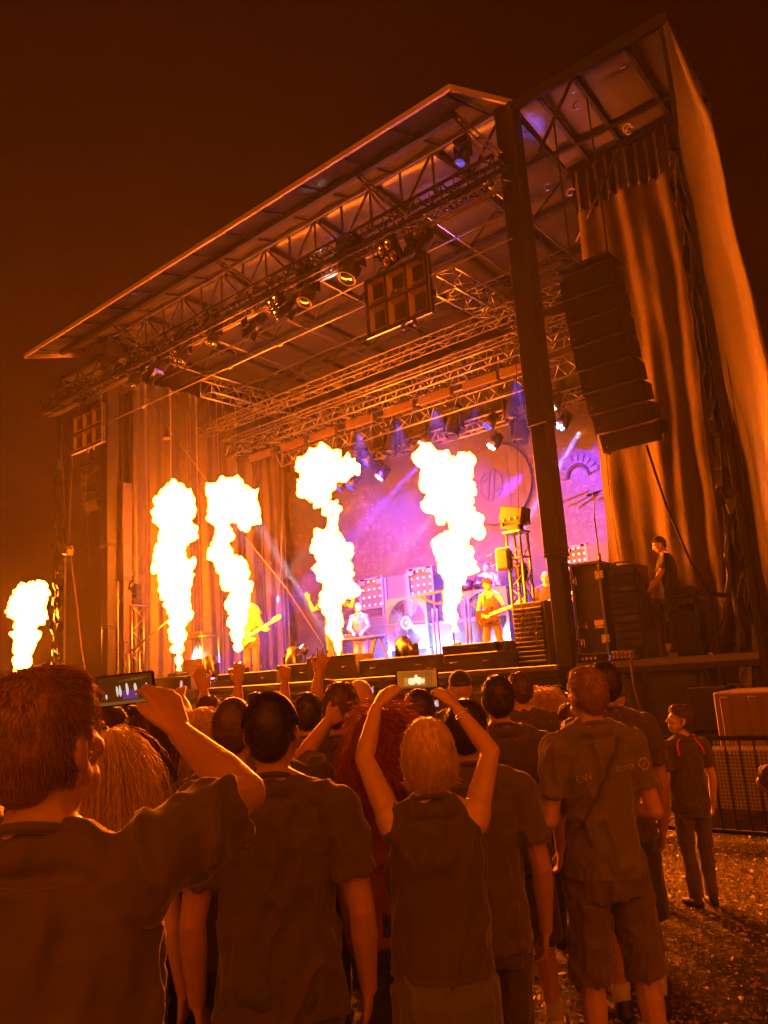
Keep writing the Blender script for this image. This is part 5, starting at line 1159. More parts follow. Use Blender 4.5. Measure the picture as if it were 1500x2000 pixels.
def person(label, u, v, D, face=0.0, build=1.0, fem=False, arms=None, top='tee', topm=CB, bottom='trousers', botm=DEN, shoe=SHOE_B, sk=SK1, hair=('short', H_BROWN), res=.009,
           head=(0, 0), lean=0.0, H=None, base=None, name='person', group=None, cat='person', stance=(.1, .1), wr=.01, off=(0, 0), legs=None, eyes=False, beltz=None, dens=1.0, hs=1.0):
    if base is None:
        p = P(u, v, D=D); H = H or p.z - .01; base = (p.x, p.y, 0)
    s = H / 1.8; yaw = rad(YAW + face)
    t = thing(name, label, cat, base, yaw, group)
    W2L = (Matrix.Translation(Vector(base)) @ Matrix.Rotation(yaw, 4, 'Z') @ Matrix.Scale(s, 4)).inverted()
    loc = lambda q: W2L @ P(q[0], q[1], D=q[2]) if not isinstance(q, Vector) else q
    bx = build; shw = (.165 if fem else .185) * bx
    skm = MB(); arms = arms or {}; A = {}
    ln = Matrix.Translation(Vector((0, 0, .95))) @ Matrix.Rotation(-lean, 4, 'X') @ Matrix.Translation(Vector((0, 0, -.95)))
    for sd, sg in (('L', -1), ('R', 1)):
        sp = arms.get(sd, 'down'); sh = Vector((sg * shw, -.01, 1.445))
        if sp == 'down': A[sd] = [sh, Vector((sg * (shw + .055), -.03, 1.14)), Vector((sg * (shw + .06), .04, .9)), Vector((sg * (shw + .05), .07, .8)), 'relaxed', Vector((-sg, .2, 0))]
        elif sp == 'front': A[sd] = [sh, Vector((sg * (shw + .07), -.02, 1.15)), Vector((sg * .1, .2, 1.17)), Vector((sg * .03, .24, 1.22)), 'grip', Vector((-sg * .6, .1, .8))]
        elif sp == 'phone': A[sd] = [sh, Vector((sg * (shw + .06), .08, 1.2)), Vector((sg * .09, .26, 1.42)), Vector((sg * .06, .28, 1.52)), 'phone', Vector((-sg * .5, .8, 0))]
        elif sp == 'pocket': A[sd] = [sh, Vector((sg * (shw + .1), -.06, 1.16)), Vector((sg * (shw + .02), .06, .97)), Vector((sg * (shw - .04), .1, .9)), 'relaxed', Vector((-sg, .2, 0))]
        else:
            e, w_, h = loc(sp[0]), loc(sp[1]), loc(sp[2]); sh = sh + Vector((-sg * .015, .0, .045 * max(0, min(1, (e.z - 1.25) / .3))))
            A[sd] = [sh, e, w_, h, sp[3] if len(sp) > 3 else 'phone', loc(sp[4]) - w_ if len(sp) > 4 and not isinstance(sp[4], Vector) else (sp[4] if len(sp) > 4 else Vector((0, 1, -.2)))]
    # skin
    skm.ball((0, 0, 1.33), (.165 * bx, .108, .18)); skm.ball((0, 0, 1.12), (.14 * bx, .1, .17)); skm.ball((0, -.01, .96), (.16 * bx, .112, .13))
    skm.cap((0, -.02, 1.47), (0, 0, 1.63), .062 if not fem else .05, .056 if not fem else .047)
    for sg in (-1, 1): skm.cap((sg * .03, -.03, 1.54), (sg * .14 * bx, -.02, 1.465), .045, .052)
    for sd, sg in (('L', -1), ('R', 1)):
        sh, e, w_, h, pose, pn = A[sd]; k = (.88 if fem else 1.0) * (.6 + .4 * bx)
        skm.ball(sh, .062 * k); skm.cap(sh, lerp(sh, e, .35), .056 * k, .053 * k); skm.cap(lerp(sh, e, .35), e, .053 * k, .04 * k)
        skm.cap(e, lerp(e, w_, .3), .041 * k, .043 * k); skm.cap(lerp(e, w_, .3), w_, .043 * k, .027 * k)
        hand(skm, w_ + (h - w_).normalized() * .005, h - w_, pn, sd, pose, .98 if not fem else .9)
    LG = {}
    for sd, sg in (('L', -1), ('R', 1)):
        hp = Vector((sg * .09, 0, .93)); st = stance[0 if sg < 0 else 1]; an = Vector((sg * abs(st), .0 + (.0 if st >= 0 else .0), .085)); kn = lerp(hp, an, .51) + Vector((sg * .005, .02, 0))
        if legs and sd in legs: kn, an = Vector(legs[sd][0]), Vector(legs[sd][1])
        LG[sd] = (hp, kn, an)
        skm.cap(hp, lerp(hp, kn, .3), .088 * bx, .08 * bx); skm.cap(lerp(hp, kn, .3), kn, .08 * bx, .056); skm.cap(kn, lerp(kn, an, .3), .054, .06); skm.cap(lerp(kn, an, .3), an, .06, .036)
        skm.cap(an + Vector((0, -.03, -.03)), an + Vector((sg * .03, .14, -.055)), .036, .03)
    hm_ = head_shapes(fem); HR = Matrix.Translation(PIV) @ Matrix.Rotation(rad(head[0]), 4, 'Z') @ Matrix.Rotation(rad(head[1]), 4, 'X') @ Matrix.Scale(hs, 4) @ Matrix.Translation(-PIV)
    skm.add([HR @ Vector(q) for q in hm_.v], hm_.f)
    arm_ids = None
    SC = Matrix.Scale(s, 4); HT = SC @ ln @ HR
    def fin(mb, vox, it=4): return remesh(mb.mesh('m'), vox, it)
    me = fin(skm, res * .82, 3); me.transform(SC @ ln); body = link('body', me, sk, t, True)
    # clothing
    def wrinkle(me, amp, f=5.0, seed=0.0):
        co = coords(me).astype(np.float64); nn = normals(me)
        dd = np.array([noise.noise(Vector((q[0] * f, q[1] * f, q[2] * f * .45 + seed))) + .5 * noise.noise(Vector((q[0] * f * 2.6 + 3, q[1] * f * 2.6, (q[2] - .5 * q[0]) * f * 1.5 + seed))) for q in co])
        dd = 1.0 - np.minimum(1, np.abs(dd) * 2.6); dd = dd * dd * 1.5 - .45
        setco(me, co + nn * (dd * amp)[:, None])
    sd_ = (u * 13 + v * 7) % 97
    if top:
        b = MB(); loose = .014
        hem = beltz or .87
        if top in ('tee', 'jacket'):
            b.ball((0, -.005, 1.35), (.18 * bx, .132, .165)); loft(b, [(hem, .188 * bx, .15, -.005), (1.0, .175 * bx, .135, -.005), (1.15, .165 * bx, .128, 0), (1.3, .175 * bx, .132, 0), (1.42, .165 * bx, .115, -.01), (1.48, .125 * bx, .095, -.022)])
            for sg in (-1, 1): b.cap((sg * .05, -.032, 1.522), (sg * (shw - .04), -.015, 1.462), .053, .066)
            b.ball((0, -.042, 1.512), (.08, .062, .045))
            for sd, sg in (('L', -1), ('R', 1)):
                sh, e, w_, h, pose, pn = A[sd]
                if fem and top == 'tee' and arms.get(sd, 'down') not in ('down', 'front', 'phone'): b.cap(Vector((sg * .06, -.01, 1.44)), lerp(sh, Vector((0, 0, 1.42)), .22), .07, .062); continue
                b.ball(sh, .072); b.cap(lerp(sh, Vector((0, 0, 1.4)), .3), sh, .08, .07)
                if top == 'tee': q = lerp(sh, e, .66); b.cone(sh, q, .066 * bx, .068 * bx, 14); b.cone(lerp(sh, q, .9), lerp(sh, q, 1.005), .0715 * bx, .0725 * bx, 14)
                else: b.cap(sh, e, .068, .058); b.cap(e, lerp(e, w_, .85), .058, .046)
        elif top == 'tank':
            loft(b, [(hem, .165 * bx, .125, -.005), (1.0, .165 * bx, .125, -.005), (1.14, .15 * bx, .115, 0), (1.28, .165 * bx, .125, .005), (1.36, .15 * bx, .12, .0), (1.43, .115 * bx, .1, -.015), (1.465, .11 * bx, .08, -.03)])
            for sg in (-1, 1): b.cap((sg * .075, -.075, 1.40), (sg * .085, -.03, 1.505), .034, .03); b.cap((sg * .085, -.03, 1.505), (sg * .08, .07, 1.40), .03, .034)
        me = fin(b, res * .95, 3); wrinkle(me, wr, 6, sd_); me.transform(SC @ ln); shirt = link('shirt', me, topm, t, True)
        if top != 'tank' and D < 5:
            b = MB(); b.tube([(.066 * math.sin(a), -.02 + .064 * math.cos(a), 1.542 - .022 * math.cos(a)) for a in np.linspace(0, 6.2832, 25)], .0095, 6); q = b.build('collar', topm, t, True); q.data.transform(SC @ ln)
    else: shirt = None
    b = MB(); sk_len = {'trousers': .97, 'shorts': .5}[bottom]
    b.ball((0, -.012, .965), (.172 * bx, .128, .12)); loft(b, [(.82, .165 * bx, .12, -.012), (.93, .176 * bx, .13, -.015), (1.0, .166 * bx, .12, -.01), (1.05, .155 * bx, .112, -.005)])
    for sd in 'LR':
        hp, kn, an = LG[sd]
        if bottom == 'trousers': b.cap(hp, kn, .098 * bx, .074 * bx); b.cap(kn, lerp(kn, an, .35), .074 * bx, .07 * bx); b.cone(lerp(kn, an, .3), lerp(kn, an, .97), .07 * bx, .06 * bx, 14)
        else: b.cap(hp, lerp(hp, kn, .5), .1 * bx, .095 * bx); b.cone(lerp(hp, kn, .3), kn + (an - kn) * .06, .1 * bx, .1 * bx, 16)
    me = fin(b, res * 1.05, 3); wrinkle(me, wr * .8, 7, sd_ + 5); me.transform(SC); link(bottom, me, botm, t, True)
    for sd, sg in (('L', -1), ('R', 1)):
        an = LG[sd][2]; b = MB(); b.cap(an + Vector((0, -.03, -.035)), an + Vector((sg * .015, .08, -.035)), .045, .042); b.cap(an + Vector((sg * .015, .08, -.04)), an + Vector((sg * .035, .16, -.05)), .043, .034); b.cap(an + Vector((0, -.02, .0)), an + Vector((0, 0, .03)), .046, .044)
        me = fin(b, res * 1.1, 2); co = coords(me).copy(); mz = float(an.z - .083); co[:, 2] = np.maximum(co[:, 2], mz); setco(me, co); me.transform(SC); link('shoe', me, shoe, t, True)
        if bottom == 'shorts':
            b = MB(); b.cone(an + Vector((0, 0, -.01)), an + Vector((0, 0, .11)), .043, .05, 14); b2 = b.build('sock', SOCK, t, True); b2.data.transform(SC)
    # hair
    st, hmx = hair[0], hair[1]; cap_me = None
    cb = MB()
    if st in ('buzz', 'short', 'bob', 'long', 'curly', 'quiff'):
        k = {'buzz': .002, 'short': .006, 'quiff': .009, 'bob': .011, 'long': .012, 'curly': .03}[st]
        cb.ball(HC + Vector((0, -.012 - k * .3, .008)), (.078 + k, .094 + k, .1 + k)); cb.ball((0, -.045, 1.68), (.072 + k, .064 + k, .075 + k)); cb.ball((0, -.055, 1.645), (.06 + k * .6, .045 + k * .6, .05 + k))
        if st in ('short', 'quiff', 'bob'): cb.ball((0, .03, 1.765), (.062, .055, .038 + k))
        if st == 'quiff': cb.ball((0, .05, 1.785), (.05, .045, .03))
        if st == 'bob':
            for sg in (-1, 1): cb.ball((sg * .062, -.02, 1.68), (.032, .06, .075))
            cb.ball((0, -.055, 1.64), (.064, .045, .05))
        if st == 'long':
            for sg in (-1, 1): cb.cap((sg * .062, -.01, 1.7), (sg * .08, -.03, 1.5), .034, .03)
            cb.cap((0, -.07, 1.68), (0, -.115, 1.4), .07, .06); cb.cap((.05, -.07, 1.6), (.06, -.11, 1.36), .045, .035); cb.cap((-.05, -.07, 1.6), (-.06, -.11, 1.36), .045, .035)
        if st == 'curly':
            for sg in (-1, 1): cb.ball((sg * .085, -.03, 1.6), (.06, .06, .12))
            cb.ball((0, -.08, 1.56), (.11, .06, .15))
        cap_me = fin(cb, .009, 3)
        co = coords(cap_me).astype(np.float64); yl = .012 if st in ('buzz', 'short', 'quiff', 'bob') else .03
        fr_ = np.clip((co[:, 1] - yl) / .014, 0, 1) * np.clip((1.712 + np.maximum(0, co[:, 1] - .03) * .75 - co[:, 2]) / .012, 0, 1); hc0 = np.array(HC); co = hc0 + (co - hc0) * (1 - .2 * fr_)[:, None]; setco(cap_me, co)
        raw = cap_me.copy()
        if st in ('short', 'quiff', 'bob', 'long', 'curly'):
            co = coords(cap_me).astype(np.float64); nn = normals(cap_me); g = 42 if st != 'curly' else 60
            dd = np.array([noise.noise(Vector((q[0] * g, q[1] * g, q[2] * g * (.22 if st != 'curly' else 1)))) for q in co]); setco(cap_me, co + nn * (dd * (.004 if st != 'curly' else .014))[:, None])
        cap_me.transform(HT); hb_ = link('hair', cap_me, hmx, t, True)
        near = D < 3.0; r0 = max(.0009, .00045 * D)
        kw = dict(T=HT, rng=np.random.default_rng(int(sd_ * 10)))
        if st == 'buzz': strands('hair_strands', hmx, raw, hb_, int((3500 if near else 1200) * dens), .008, r0 * .8, .4, 0, .02, 1.655, 3, lift=1.0, **kw)
        if st in ('short', 'quiff'): strands('hair_strands', hmx, raw, hb_, int((4500 if near else 1600) * dens), .02, r0, 1.0, 0, .06, 1.63, 4, lift=.42, **kw)
        if st == 'bob': strands('hair_strands', hmx, raw, hb_, int((5200 if near else 1800) * dens), .045, r0, 1.0, 0, .1, 1.6, 6, lift=.12, **kw)
        if st == 'long': strands('hair_strands', hmx, raw, hb_, int((3600 if near else 1500) * dens), .3, r0 * 1.1, 1.0, .004, .22, 1.5, 10, lift=.25, **kw)
        if st == 'curly': strands('hair_strands', hmx, raw, hb_, int((4200 if near else 1500) * dens), .16, r0 * 1.2, .8, .012, .1, 1.45, 14, lift=.9, **kw)
    if st in ('cap', 'beanie'):
        b = MB(); b.ball(HC + Vector((0, -.008, .022)), (.086, .108, .092)); me = fin(b, .008, 3); co = coords(me).copy(); zc = 1.7; keep = np.maximum(co[:, 2], zc + (co[:, 1]) * .06); co[:, 2] = keep; setco(me, co); me.transform(HT); hc_ = link('cap', me, hmx, t, True)
        b = MB(); b.cap((-.05, .09, 1.712), (.05, .09, 1.712), .02, .02); b.box((0, .13, 1.715), (.13, .1, .008), Matrix.Rotation(-.12, 3, 'X'), bev=.004); pk = b.build('peak', hmx, hc_, True); pk.data.transform(HT)
        b = MB(); b.box((0, -.112, 1.715), (.07, .012, .016), bev=.003); q = b.build('strap', STEEL, hc_); q.data.transform(HT)
    if eyes:
        for sg in (-1, 1):
            b = MB(); b.ball((sg * .031, .083, 1.686), .0125, None, 12, 9); e = b.build('eye', EYEW, t, True); e.data.transform(HT); b = MB(); b.ball((sg * .031, .0905, 1.686), .0062, None, 10, 7); q = b.build('iris', EYED, e, True); q.data.transform(HT)
            b = MB(); b.cap((sg * .016, .095, 1.708), (sg * .05, .084, 1.706), .005, .004); q = b.build('eyebrow', hmx if hmx else H_BROWN, t, True); q.data.transform(HT)
        b = MB(); b.cap((-.02, .0945, 1.6285), (.02, .0945, 1.6285), .004, .004); b.cap((-.016, .0935, 1.619), (.016, .0935, 1.619), .005, .005); q = b.build('lips', LIP, t, True); q.data.transform(HT)
    return dict(t=t, A=A, s=s, HT=HT, SC=SC, shirt=shirt, W=t, ln=ln, body=body)

def extra(pr, name, mb, m, head=False, smooth=True):
    o = mb.build(name, m, pr['t'], smooth); o.data.transform(pr['HT'] if head else pr['SC']); return o
def glasses(pr, m=None):
    b = MB()
    for sg in (-1, 1):
        b.tube([(sg * .033 + .022 * math.cos(a), .104, 1.684 + .017 * math.sin(a)) for a in np.linspace(0, 6.28, 13)], .0025, 5); b.cone((sg * .056, .1, 1.69), (sg * .083, -.005, 1.687), .0025, n=5)
    b.cone((-.012, .106, 1.688), (.012, .106, 1.688), .0025, n=5); return extra(pr, 'glasses', b, m or BLKMET, True)
def decal(pr, text, x, z, size, m, name='lettering', rot=0.0, gear=None):
    """flat print laid on the back of a shirt"""
    vs, fs = [], []
    if text:
        cu = bpy.data.curves.new('tx', 'FONT'); cu.body = text; cu.size = size; cu.align_x = 'CENTER'; cu.extrude = 0
        to = bpy.data.objects.new('tx', cu); COL.objects.link(to); dg = bpy.context.evaluated_depsgraph_get(); me = bpy.data.meshes.new_from_object(to.evaluated_get(dg)); bpy.data.objects.remove(to)
        vs = [v.co.copy() for v in me.vertices]; fs = [tuple(p.vertices) for p in me.polygons]; bpy.data.meshes.remove(me)
    if gear:
        gx, gr = gear; n0 = len(vs); n = 24
        for k in range(n):
            a = 2 * math.pi * k / n; r_ = gr * (1.18 if k % 4 < 2 else 1.0); vs += [Vector((gx + r_ * math.cos(a), size * .35 + r_ * math.sin(a), 0)), Vector((gx + gr * .8 * math.cos(a), size * .35 + gr * .8 * math.sin(a), 0))]
        fs += [(n0 + 2 * k, n0 + 2 * ((k + 1) % n), n0 + 2 * ((k + 1) % n) + 1, n0 + 2 * k + 1) for k in range(n)]
        n0 = len(vs); [vs.append(Vector((gx + gr * q[0], size * .35 + gr * q[1], 0))) for q in ((-.5, -.35), (-.3, -.5), (.5, .35), (.3, .5))]; fs.append((n0, n0 + 1, n0 + 2, n0 + 3))
    me = pr['shirt'].data; bvh = BVHTree.FromPolygons([v.co for v in me.vertices], [tuple(p.vertices) for p in me.polygons])
    out = []
    for q in vs:
        xx = q.x * math.cos(rot) - q.y * math.sin(rot) + x; zz = q.x * math.sin(rot) + q.y * math.cos(rot) + z
        h = bvh.ray_cast(Vector((xx, -1, zz)), Vector((0, 1, 0)))[0]; out.append((h + Vector((0, -.004, 0))) if h else Vector((xx, -.14, zz)))
    m2 = bpy.data.meshes.new(name); m2.from_pydata(out, [], fs); m2.update(); return link(name, m2, m, pr['t'])

def phone(label, corners, D, scene=0, thick=.009, group='phones held up in the crowd'):
    """slim phone; corners = screen-side pixel corners tl, tr, br, bl"""
    tl, tr, br, bl = [P(u, v, D=D) for u, v in corners]; c = (tl + tr + br + bl) / 4; x = ((tr - tl) + (br - bl)).normalized(); z = ((tl - bl) + (tr - br)); z = (z - x * z.dot(x)).normalized(); y = z.cross(x)
    wd = ((tr - tl).length + (br - bl).length) / 2; h = ((tl - bl).length + (tr - br).length) / 2
    t = thing('phone', label, 'phone', c); R = Matrix((x, y, z)).transposed()
    b = MB(); b.box((0, 0, 0), (wd, thick, h), R, bev=.004); b.build('case', mat('phone_case', (.03, .028, .027), .25, .3), t)
    sg = -1 if (y.dot(c - CC) > 0) else 1
    def quad(mb, x0, z0, x1, z1, k=.0): o = y * sg * (thick / 2 + .0006 + k); mb.add([x * a * wd + z * e * h + o for a, e in ((x0, z0), (x1, z0), (x1, z1), (x0, z1))], [(0, 1, 2, 3)])
    def blob(mb, cx, cz, rx, rz_, k): o = y * sg * (thick / 2 + k); mb.add([x * (cx + rx * math.cos(a) * (1 + .15 * math.sin(3 * a + cx * 40))) * wd + z * (cz + rz_ * math.sin(a)) * h + o for a in np.linspace(0, 6.1, 14)], [tuple(range(14))])
    b = MB(); quad(b, -.46, -.45, .46, .45); b.build('screen', emat('screen_dark', (.1, .02, .001), 1.0) if scene == 0 else (emat('screen_orange', (.45, .1, .004), 1.0) if scene == 1 else emat('screen_pink', (.7, .3, .5), 1.0)), t, fix=False)
    b = MB()
    if scene == 0:
        for q in ((-.14, -.02, .02, .17), (-.09, -.02, .022, .18), (.03, .02, .024, .2), (.17, .0, .025, .19), (-.33, -.16, .016, .08), (.36, .1, .012, .06)): blob(b, *q, .0014)
        b.build('screen_fire', emat('screen_white', (.8, .7, .55), .9), t, fix=False); b = MB(); quad(b, -.06, -.3, .2, -.02, .0004); b.build('screen_stage', emat('screen_violet', (.16, .035, .18), 1), t, fix=False); b = MB(); [quad(b, -.1 + .1 * k, .28 + .03 * k, .3 + .04 * k, .3 + .03 * k, .0003) for k in range(3)]; quad(b, -.45, -.44, .45, -.34, .0004); b.build('screen_line', emat('screen_dim', (.25, .09, .015), .8), t, fix=False)
    elif scene == 1:
        for q in ((-.12, -.1, .1, .18), (.05, -.08, .07, .2), (-.02, .05, .04, .2), (.14, -.1, .04, .12)): blob(b, *q, .0014)
        b.build('screen_fire', emat('screen_hot', (1.0, .8, .45), 1.2), t, fix=False); b = MB(); quad(b, -.3, -.3, .2, .1, .0004); b.build('screen_stage', emat('screen_amber', (.7, .2, .02), 1), t, fix=False); b = MB(); [quad(b, -.34, .12 + .07 * k, .3, .145 + .07 * k, .0005) for k in range(4)]; [quad(b, .2 + .06 * k, -.4, .225 + .06 * k, .4, .0006) for k in range(3)]; quad(b, -.45, -.45, .45, -.36, .0006); b.build('screen_line', emat('screen_brown', (.22, .07, .01), 1), t, fix=False)
    else:
        for q in ((-.12, 0, .06, .25), (.1, .02, .06, .25)): blob(b, *q, .0014)
        b.build('screen_fire', MATS['screen_hot'] if 'screen_hot' in MATS else emat('screen_hot', (1.0, .8, .45), 1.2), t, fix=False)
    return t

# ---- near crowd
pr = person('man at far left filming with a phone, dark shirt and short brown hair', 95, 1304, 1.44, face=-4, build=1.08, sk=SK1, hair=('short', H_LB), top='tee', topm=CB2, res=.007, wr=.012, head=(-16, 4),
       arms={'R': ((478, 1548, 1.62), (352, 1432, 1.84), (306, 1335, 1.9), 'relaxed', Vector((-.75, .6, .1))), 'L': ((-70, 1560, 1.55), (95, 1420, 1.78), (165, 1335, 1.92), 'phone', Vector((.6, .7, 0)))}, dens=1.5)
phone('phone held up by the man at far left, its screen showing white fire jets', ((188, 1322), (305, 1309), (303, 1370), (190, 1384)), 1.93, 0)
pr = person('man with headphones over his cropped head and a dark tee, back turned', 528, 1352, 2.6, face=2, build=1.1, sk=SK2, hair=('buzz', H_DARK), topm=CB, res=.008, wr=.011, head=(-4, 2))
b = MB(); b.tube([(.084 * math.cos(a) * 1.06, -.02 + .0 * a, 1.69 + .118 * math.sin(a)) for a in np.linspace(.12, 3.02, 20)], .007, 6); extra(pr, 'headband', b, BLKMET, True)
b = MB(); [b.ball((sg * .062, -.015, 1.535), .006, None, 6, 4) for sg in (-1, 1)]; [b.ball((.066 * math.cos(a), -.025 + .062 * math.sin(a), 1.532 + .012 * math.sin(a)), .0055, None, 6, 4) for a in np.linspace(3.2, 6.2, 24)]; extra(pr, 'neck_chain', b, CHROME)
pr = person('woman with short blond hair holding a phone high in both hands', 832, 1404, 2.62, face=1, fem=True, build=.98, sk=SK3, hair=('bob', H_BLOND), top='tee', topm=CB, botm=DEN2, res=.0075, wr=.01, beltz=1.0, head=(-3, 8),
       arms={'L': ((712, 1482, 2.72), (734, 1384, 2.86), (768, 1322, 2.93), 'phone', Vector((.8, .5, .1))), 'R': ((958, 1468, 2.72), (896, 1388, 2.86), (856, 1328, 2.93), 'phone', Vector((-.8, .5, .1)))})
b = MB(); w_ = pr['A']['R'][2]; dd = (pr['A']['R'][3] - w_).normalized()
for k in (0, .012): x, y, d_ = frame_of(dd); b.tube([w_ - dd * (.02 + k) + (x * math.cos(a) + y * math.sin(a)) * .031 for a in np.linspace(0, 6.28, 17)], .0035, 5)
extra(pr, 'bracelet', b, CHROME)
phone('phone lifted by the blond woman, its screen glowing orange with the stage', ((771, 1309), (856, 1305), (856, 1343), (774, 1347)), 2.95, 1)
person('woman with long frizzy red hair behind the blond woman', 748, 1388, 3.35, face=0, fem=True, build=.95, sk=SK1, hair=('curly', H_RED), top='tee', topm=CR_, botm=DEN, res=.01, dens=1.8)
pr = person('man in a grey printed tee and shorts with glasses and a crossbody strap', 1140, 1302, 3.75, face=6, build=.95, sk=SK1, hair=('short', H_LB), top='tee', topm=CG, bottom='shorts', botm=KHA, res=.008, wr=.014, head=(12, 3), arms={'L': 'front', 'R': 'front'}, stance=(.13, .15), beltz=.9)
glasses(pr)
PRINT = mat('faded_print', (.42, .34, .28), .7, var=.3)
decal(pr, 'acmo', .1, 1.36, .05, PRINT, gear=(.105, .025)); decal(pr, 'EW', -.09, 1.33, .045, PRINT, rot=.35)
b = MB(); me = pr['shirt'].data; bvh = BVHTree.FromPolygons([v.co for v in me.vertices], [tuple(p.vertices) for p in me.polygons]); pts = []
for k in np.linspace(0, 1, 26):
    xx, zz = lerp(.085, -.15, k), lerp(1.5, 1.1, k); h = bvh.ray_cast(Vector((xx, -1, zz)), Vector((0, 1, 0)))[0]
    if h: pts.append(h + Vector((0, -.004, 0)))
sg_ = [(p + Vector((.014, 0, .012)), p + Vector((-.014, 0, -.012))) for p in pts]; b.add([q for a in sg_ for q in a] + [q + Vector((0, -.005, 0)) for a in sg_ for q in a], [(2 * i, 2 * i + 1, 2 * i + 3, 2 * i + 2) for i in range(len(pts) - 1)] + [(2 * len(pts) + 2 * i, 2 * len(pts) + 2 * i + 2, 2 * len(pts) + 2 * i + 3, 2 * len(pts) + 2 * i + 1) for i in range(len(pts) - 1)])
b.build('bag_strap', CB, pr['t'])
pr = person('boy in a dark shirt with red shoulder stripes looking left, by the barrier', 1322, 1368, 6.2, face=10, build=1.02, sk=SK3, hair=('short', H_BROWN), top='tee', topm=CB, botm=CB2, res=.009, head=(72, 8), hs=1.16, H=1.44, eyes=True, stance=(.07, .08))
b = MB(); [b.tube([(sg * .07, -.085, 1.53), (sg * .1, -.08, 1.5), (sg * .125, -.118, 1.44), (sg * .13, -.138, 1.38)], .012, 5) for sg in (-1, 1)]; extra(pr, 'shoulder_stripe', b, mat('red_stripe', (.7, .06, .03), .6))
pr = person('man in a black printed tee behind the man in the grey tee', 1172, 1292, 4.5, face=8, build=1.08, sk=SK2, hair=('short', H_DARK), topm=CB, bottom='shorts', botm=DEN, head=(10, 2), arms={'R': 'down'}); decal(pr, 'RALLY', .06, 1.38, .06, PRINT)
person('man in a black tee with bare calves and white shoes right of the raised phone', 968, 1320, 4.3, face=4, build=1.12, sk=SK1, hair=('quiff', H_DARK), topm=CB, bottom='shorts', botm=CB2, shoe=SHOE_W, head=(-8, 2), stance=(.12, .14))
person('dark haired person in a black top just right of the blond woman', 905, 1364, 3.15, face=2, build=1.05, sk=SK2, hair=('short', H_DARK), topm=CB2, botm=CB, head=(-14, 2), res=.009)
person('tall man with cropped hair standing behind the quiffed man', 1012, 1312, 5.6, face=6, sk=SK1, build=1.1, hair=('short', H_BROWN), topm=CB)
person('person with blond curls left of the man in the grey tee', 1060, 1352, 5.9, face=0, fem=True, sk=SK3, hair=('curly', H_BLOND), topm=CB2, res=.011)
pr = person('man in a dark back to front cap near the middle of the stage front', 896, 1309, 6.0, face=2, sk=SK1, hair=('cap', CN), topm=CB, res=.011)
person('man with thick dark hair under the lifted orange phone', 815, 1345, 4.2, face=3, sk=SK1, hair=('short', H_DARK), topm=CB, arms={'R': 'phone', 'L': 'phone'}, res=.01)
phone('white phone held at eye level beside the thick dark hair', ((843, 1368), (857, 1366), (857, 1380), (843, 1382)), 4.7, 2)
person('man with short hair and a dark tee left of the frizzy red hair', 664, 1332, 3.9, face=-4, sk=SK1, hair=('short', H_BROWN), topm=CB, head=(-15, 2))
person('person raising an open hand high beside the broken fire jet', 600, 1352, 4.6, face=0, sk=SK1, hair=('short', H_DARK), topm=CB, arms={'R': ((616, 1375, 4.75), (622, 1318, 4.8), (632, 1280, 4.82), 'spread', Vector((-.2, .9, .2)))}, res=.009)
person('person stretching an arm with spread fingers behind the headphones man', 545, 1372, 3.4, face=0, sk=SK1, hair=('short', H_DARK), topm=CB, arms={'R': ((590, 1480, 3.55), (638, 1412, 3.7), (668, 1388, 3.78), 'spread', Vector((.1, .9, .3)))}, res=.009)
person('bald man filming with a small bright phone', 700, 1324, 5.2, face=-10, sk=SK3, hair=('bald', None), topm=CB, arms={'R': 'phone', 'L': 'phone'}, head=(-25, 0), res=.011)
phone('small bright phone beside the bald head', ((715, 1342), (730, 1341), (730, 1353), (715, 1354)), 5.6, 2)
person('man with a rounded cropped head left of the headphones man', 456, 1360, 3.1, face=-2, build=1.1, sk=SK2, hair=('buzz', H_BROWN), topm=CB2, res=.009)
person('woman with long blond hair and bare shoulder at left', 228, 1424, 2.8, face=-6, fem=True, sk=SK3, hair=('long', H_BLOND), top='tank', topm=CB, res=.008, head=(-8, 4))
pr = person('man in glasses just right of the filming man\'s head', 203, 1380, 3.2, face=-20, sk=SK2, hair=('short', H_BROWN), topm=CB, head=(-30, 0), res=.009); glasses(pr)
person('dark haired man beneath the phone at left', 242, 1378, 3.8, face=-10, sk=SK1, hair=('short', H_DARK), topm=CB2, head=(-25, 0), res=.01)
person('woman with long dark hair under the filming man\'s phone', 292, 1392, 3.5, face=0, fem=True, sk=SK1, hair=('long', H_BROWN), top='jacket', topm=CB2, res=.01)
person('blond woman shading her eyes with a hand at left', 398, 1384, 3.6, face=-2, fem=True, sk=SK3, hair=('long', H_BLOND), topm=CB2, arms={'R': ((436, 1440, 3.65), (424, 1408, 3.78), (412, 1396, 3.8), 'grip', Vector((-.6, .7, 0)))}, res=.009)
person('man waving a small hand behind the blond woman at left', 410, 1358, 4.6, face=0, sk=SK1, hair=('short', H_BROWN), topm=CB, arms={'L': ((399, 1372, 4.75), (399, 1350, 4.8), (394, 1334, 4.82), 'open', Vector((.1, .9, .2)))}, res=.009)
person('person hidden behind the cropped head raising an open palm', 452, 1372, 5.0, face=0, sk=SK1, hair=('short', H_DARK), topm=CB, arms={'R': ((464, 1368, 5.15), (465, 1338, 5.2), (466, 1318, 5.22), 'open', Vector((0, .9, .2)))}, res=.009)
person('person holding up a fist left of the raised open hand', 545, 1365, 5.2, face=0, sk=SK2, hair=('short', H_BROWN), topm=CB, arms={'R': ((556, 1372, 5.3), (556, 1330, 5.4), (558, 1312, 5.42), 'fist', Vector((0, .9, .2)))}, res=.009)
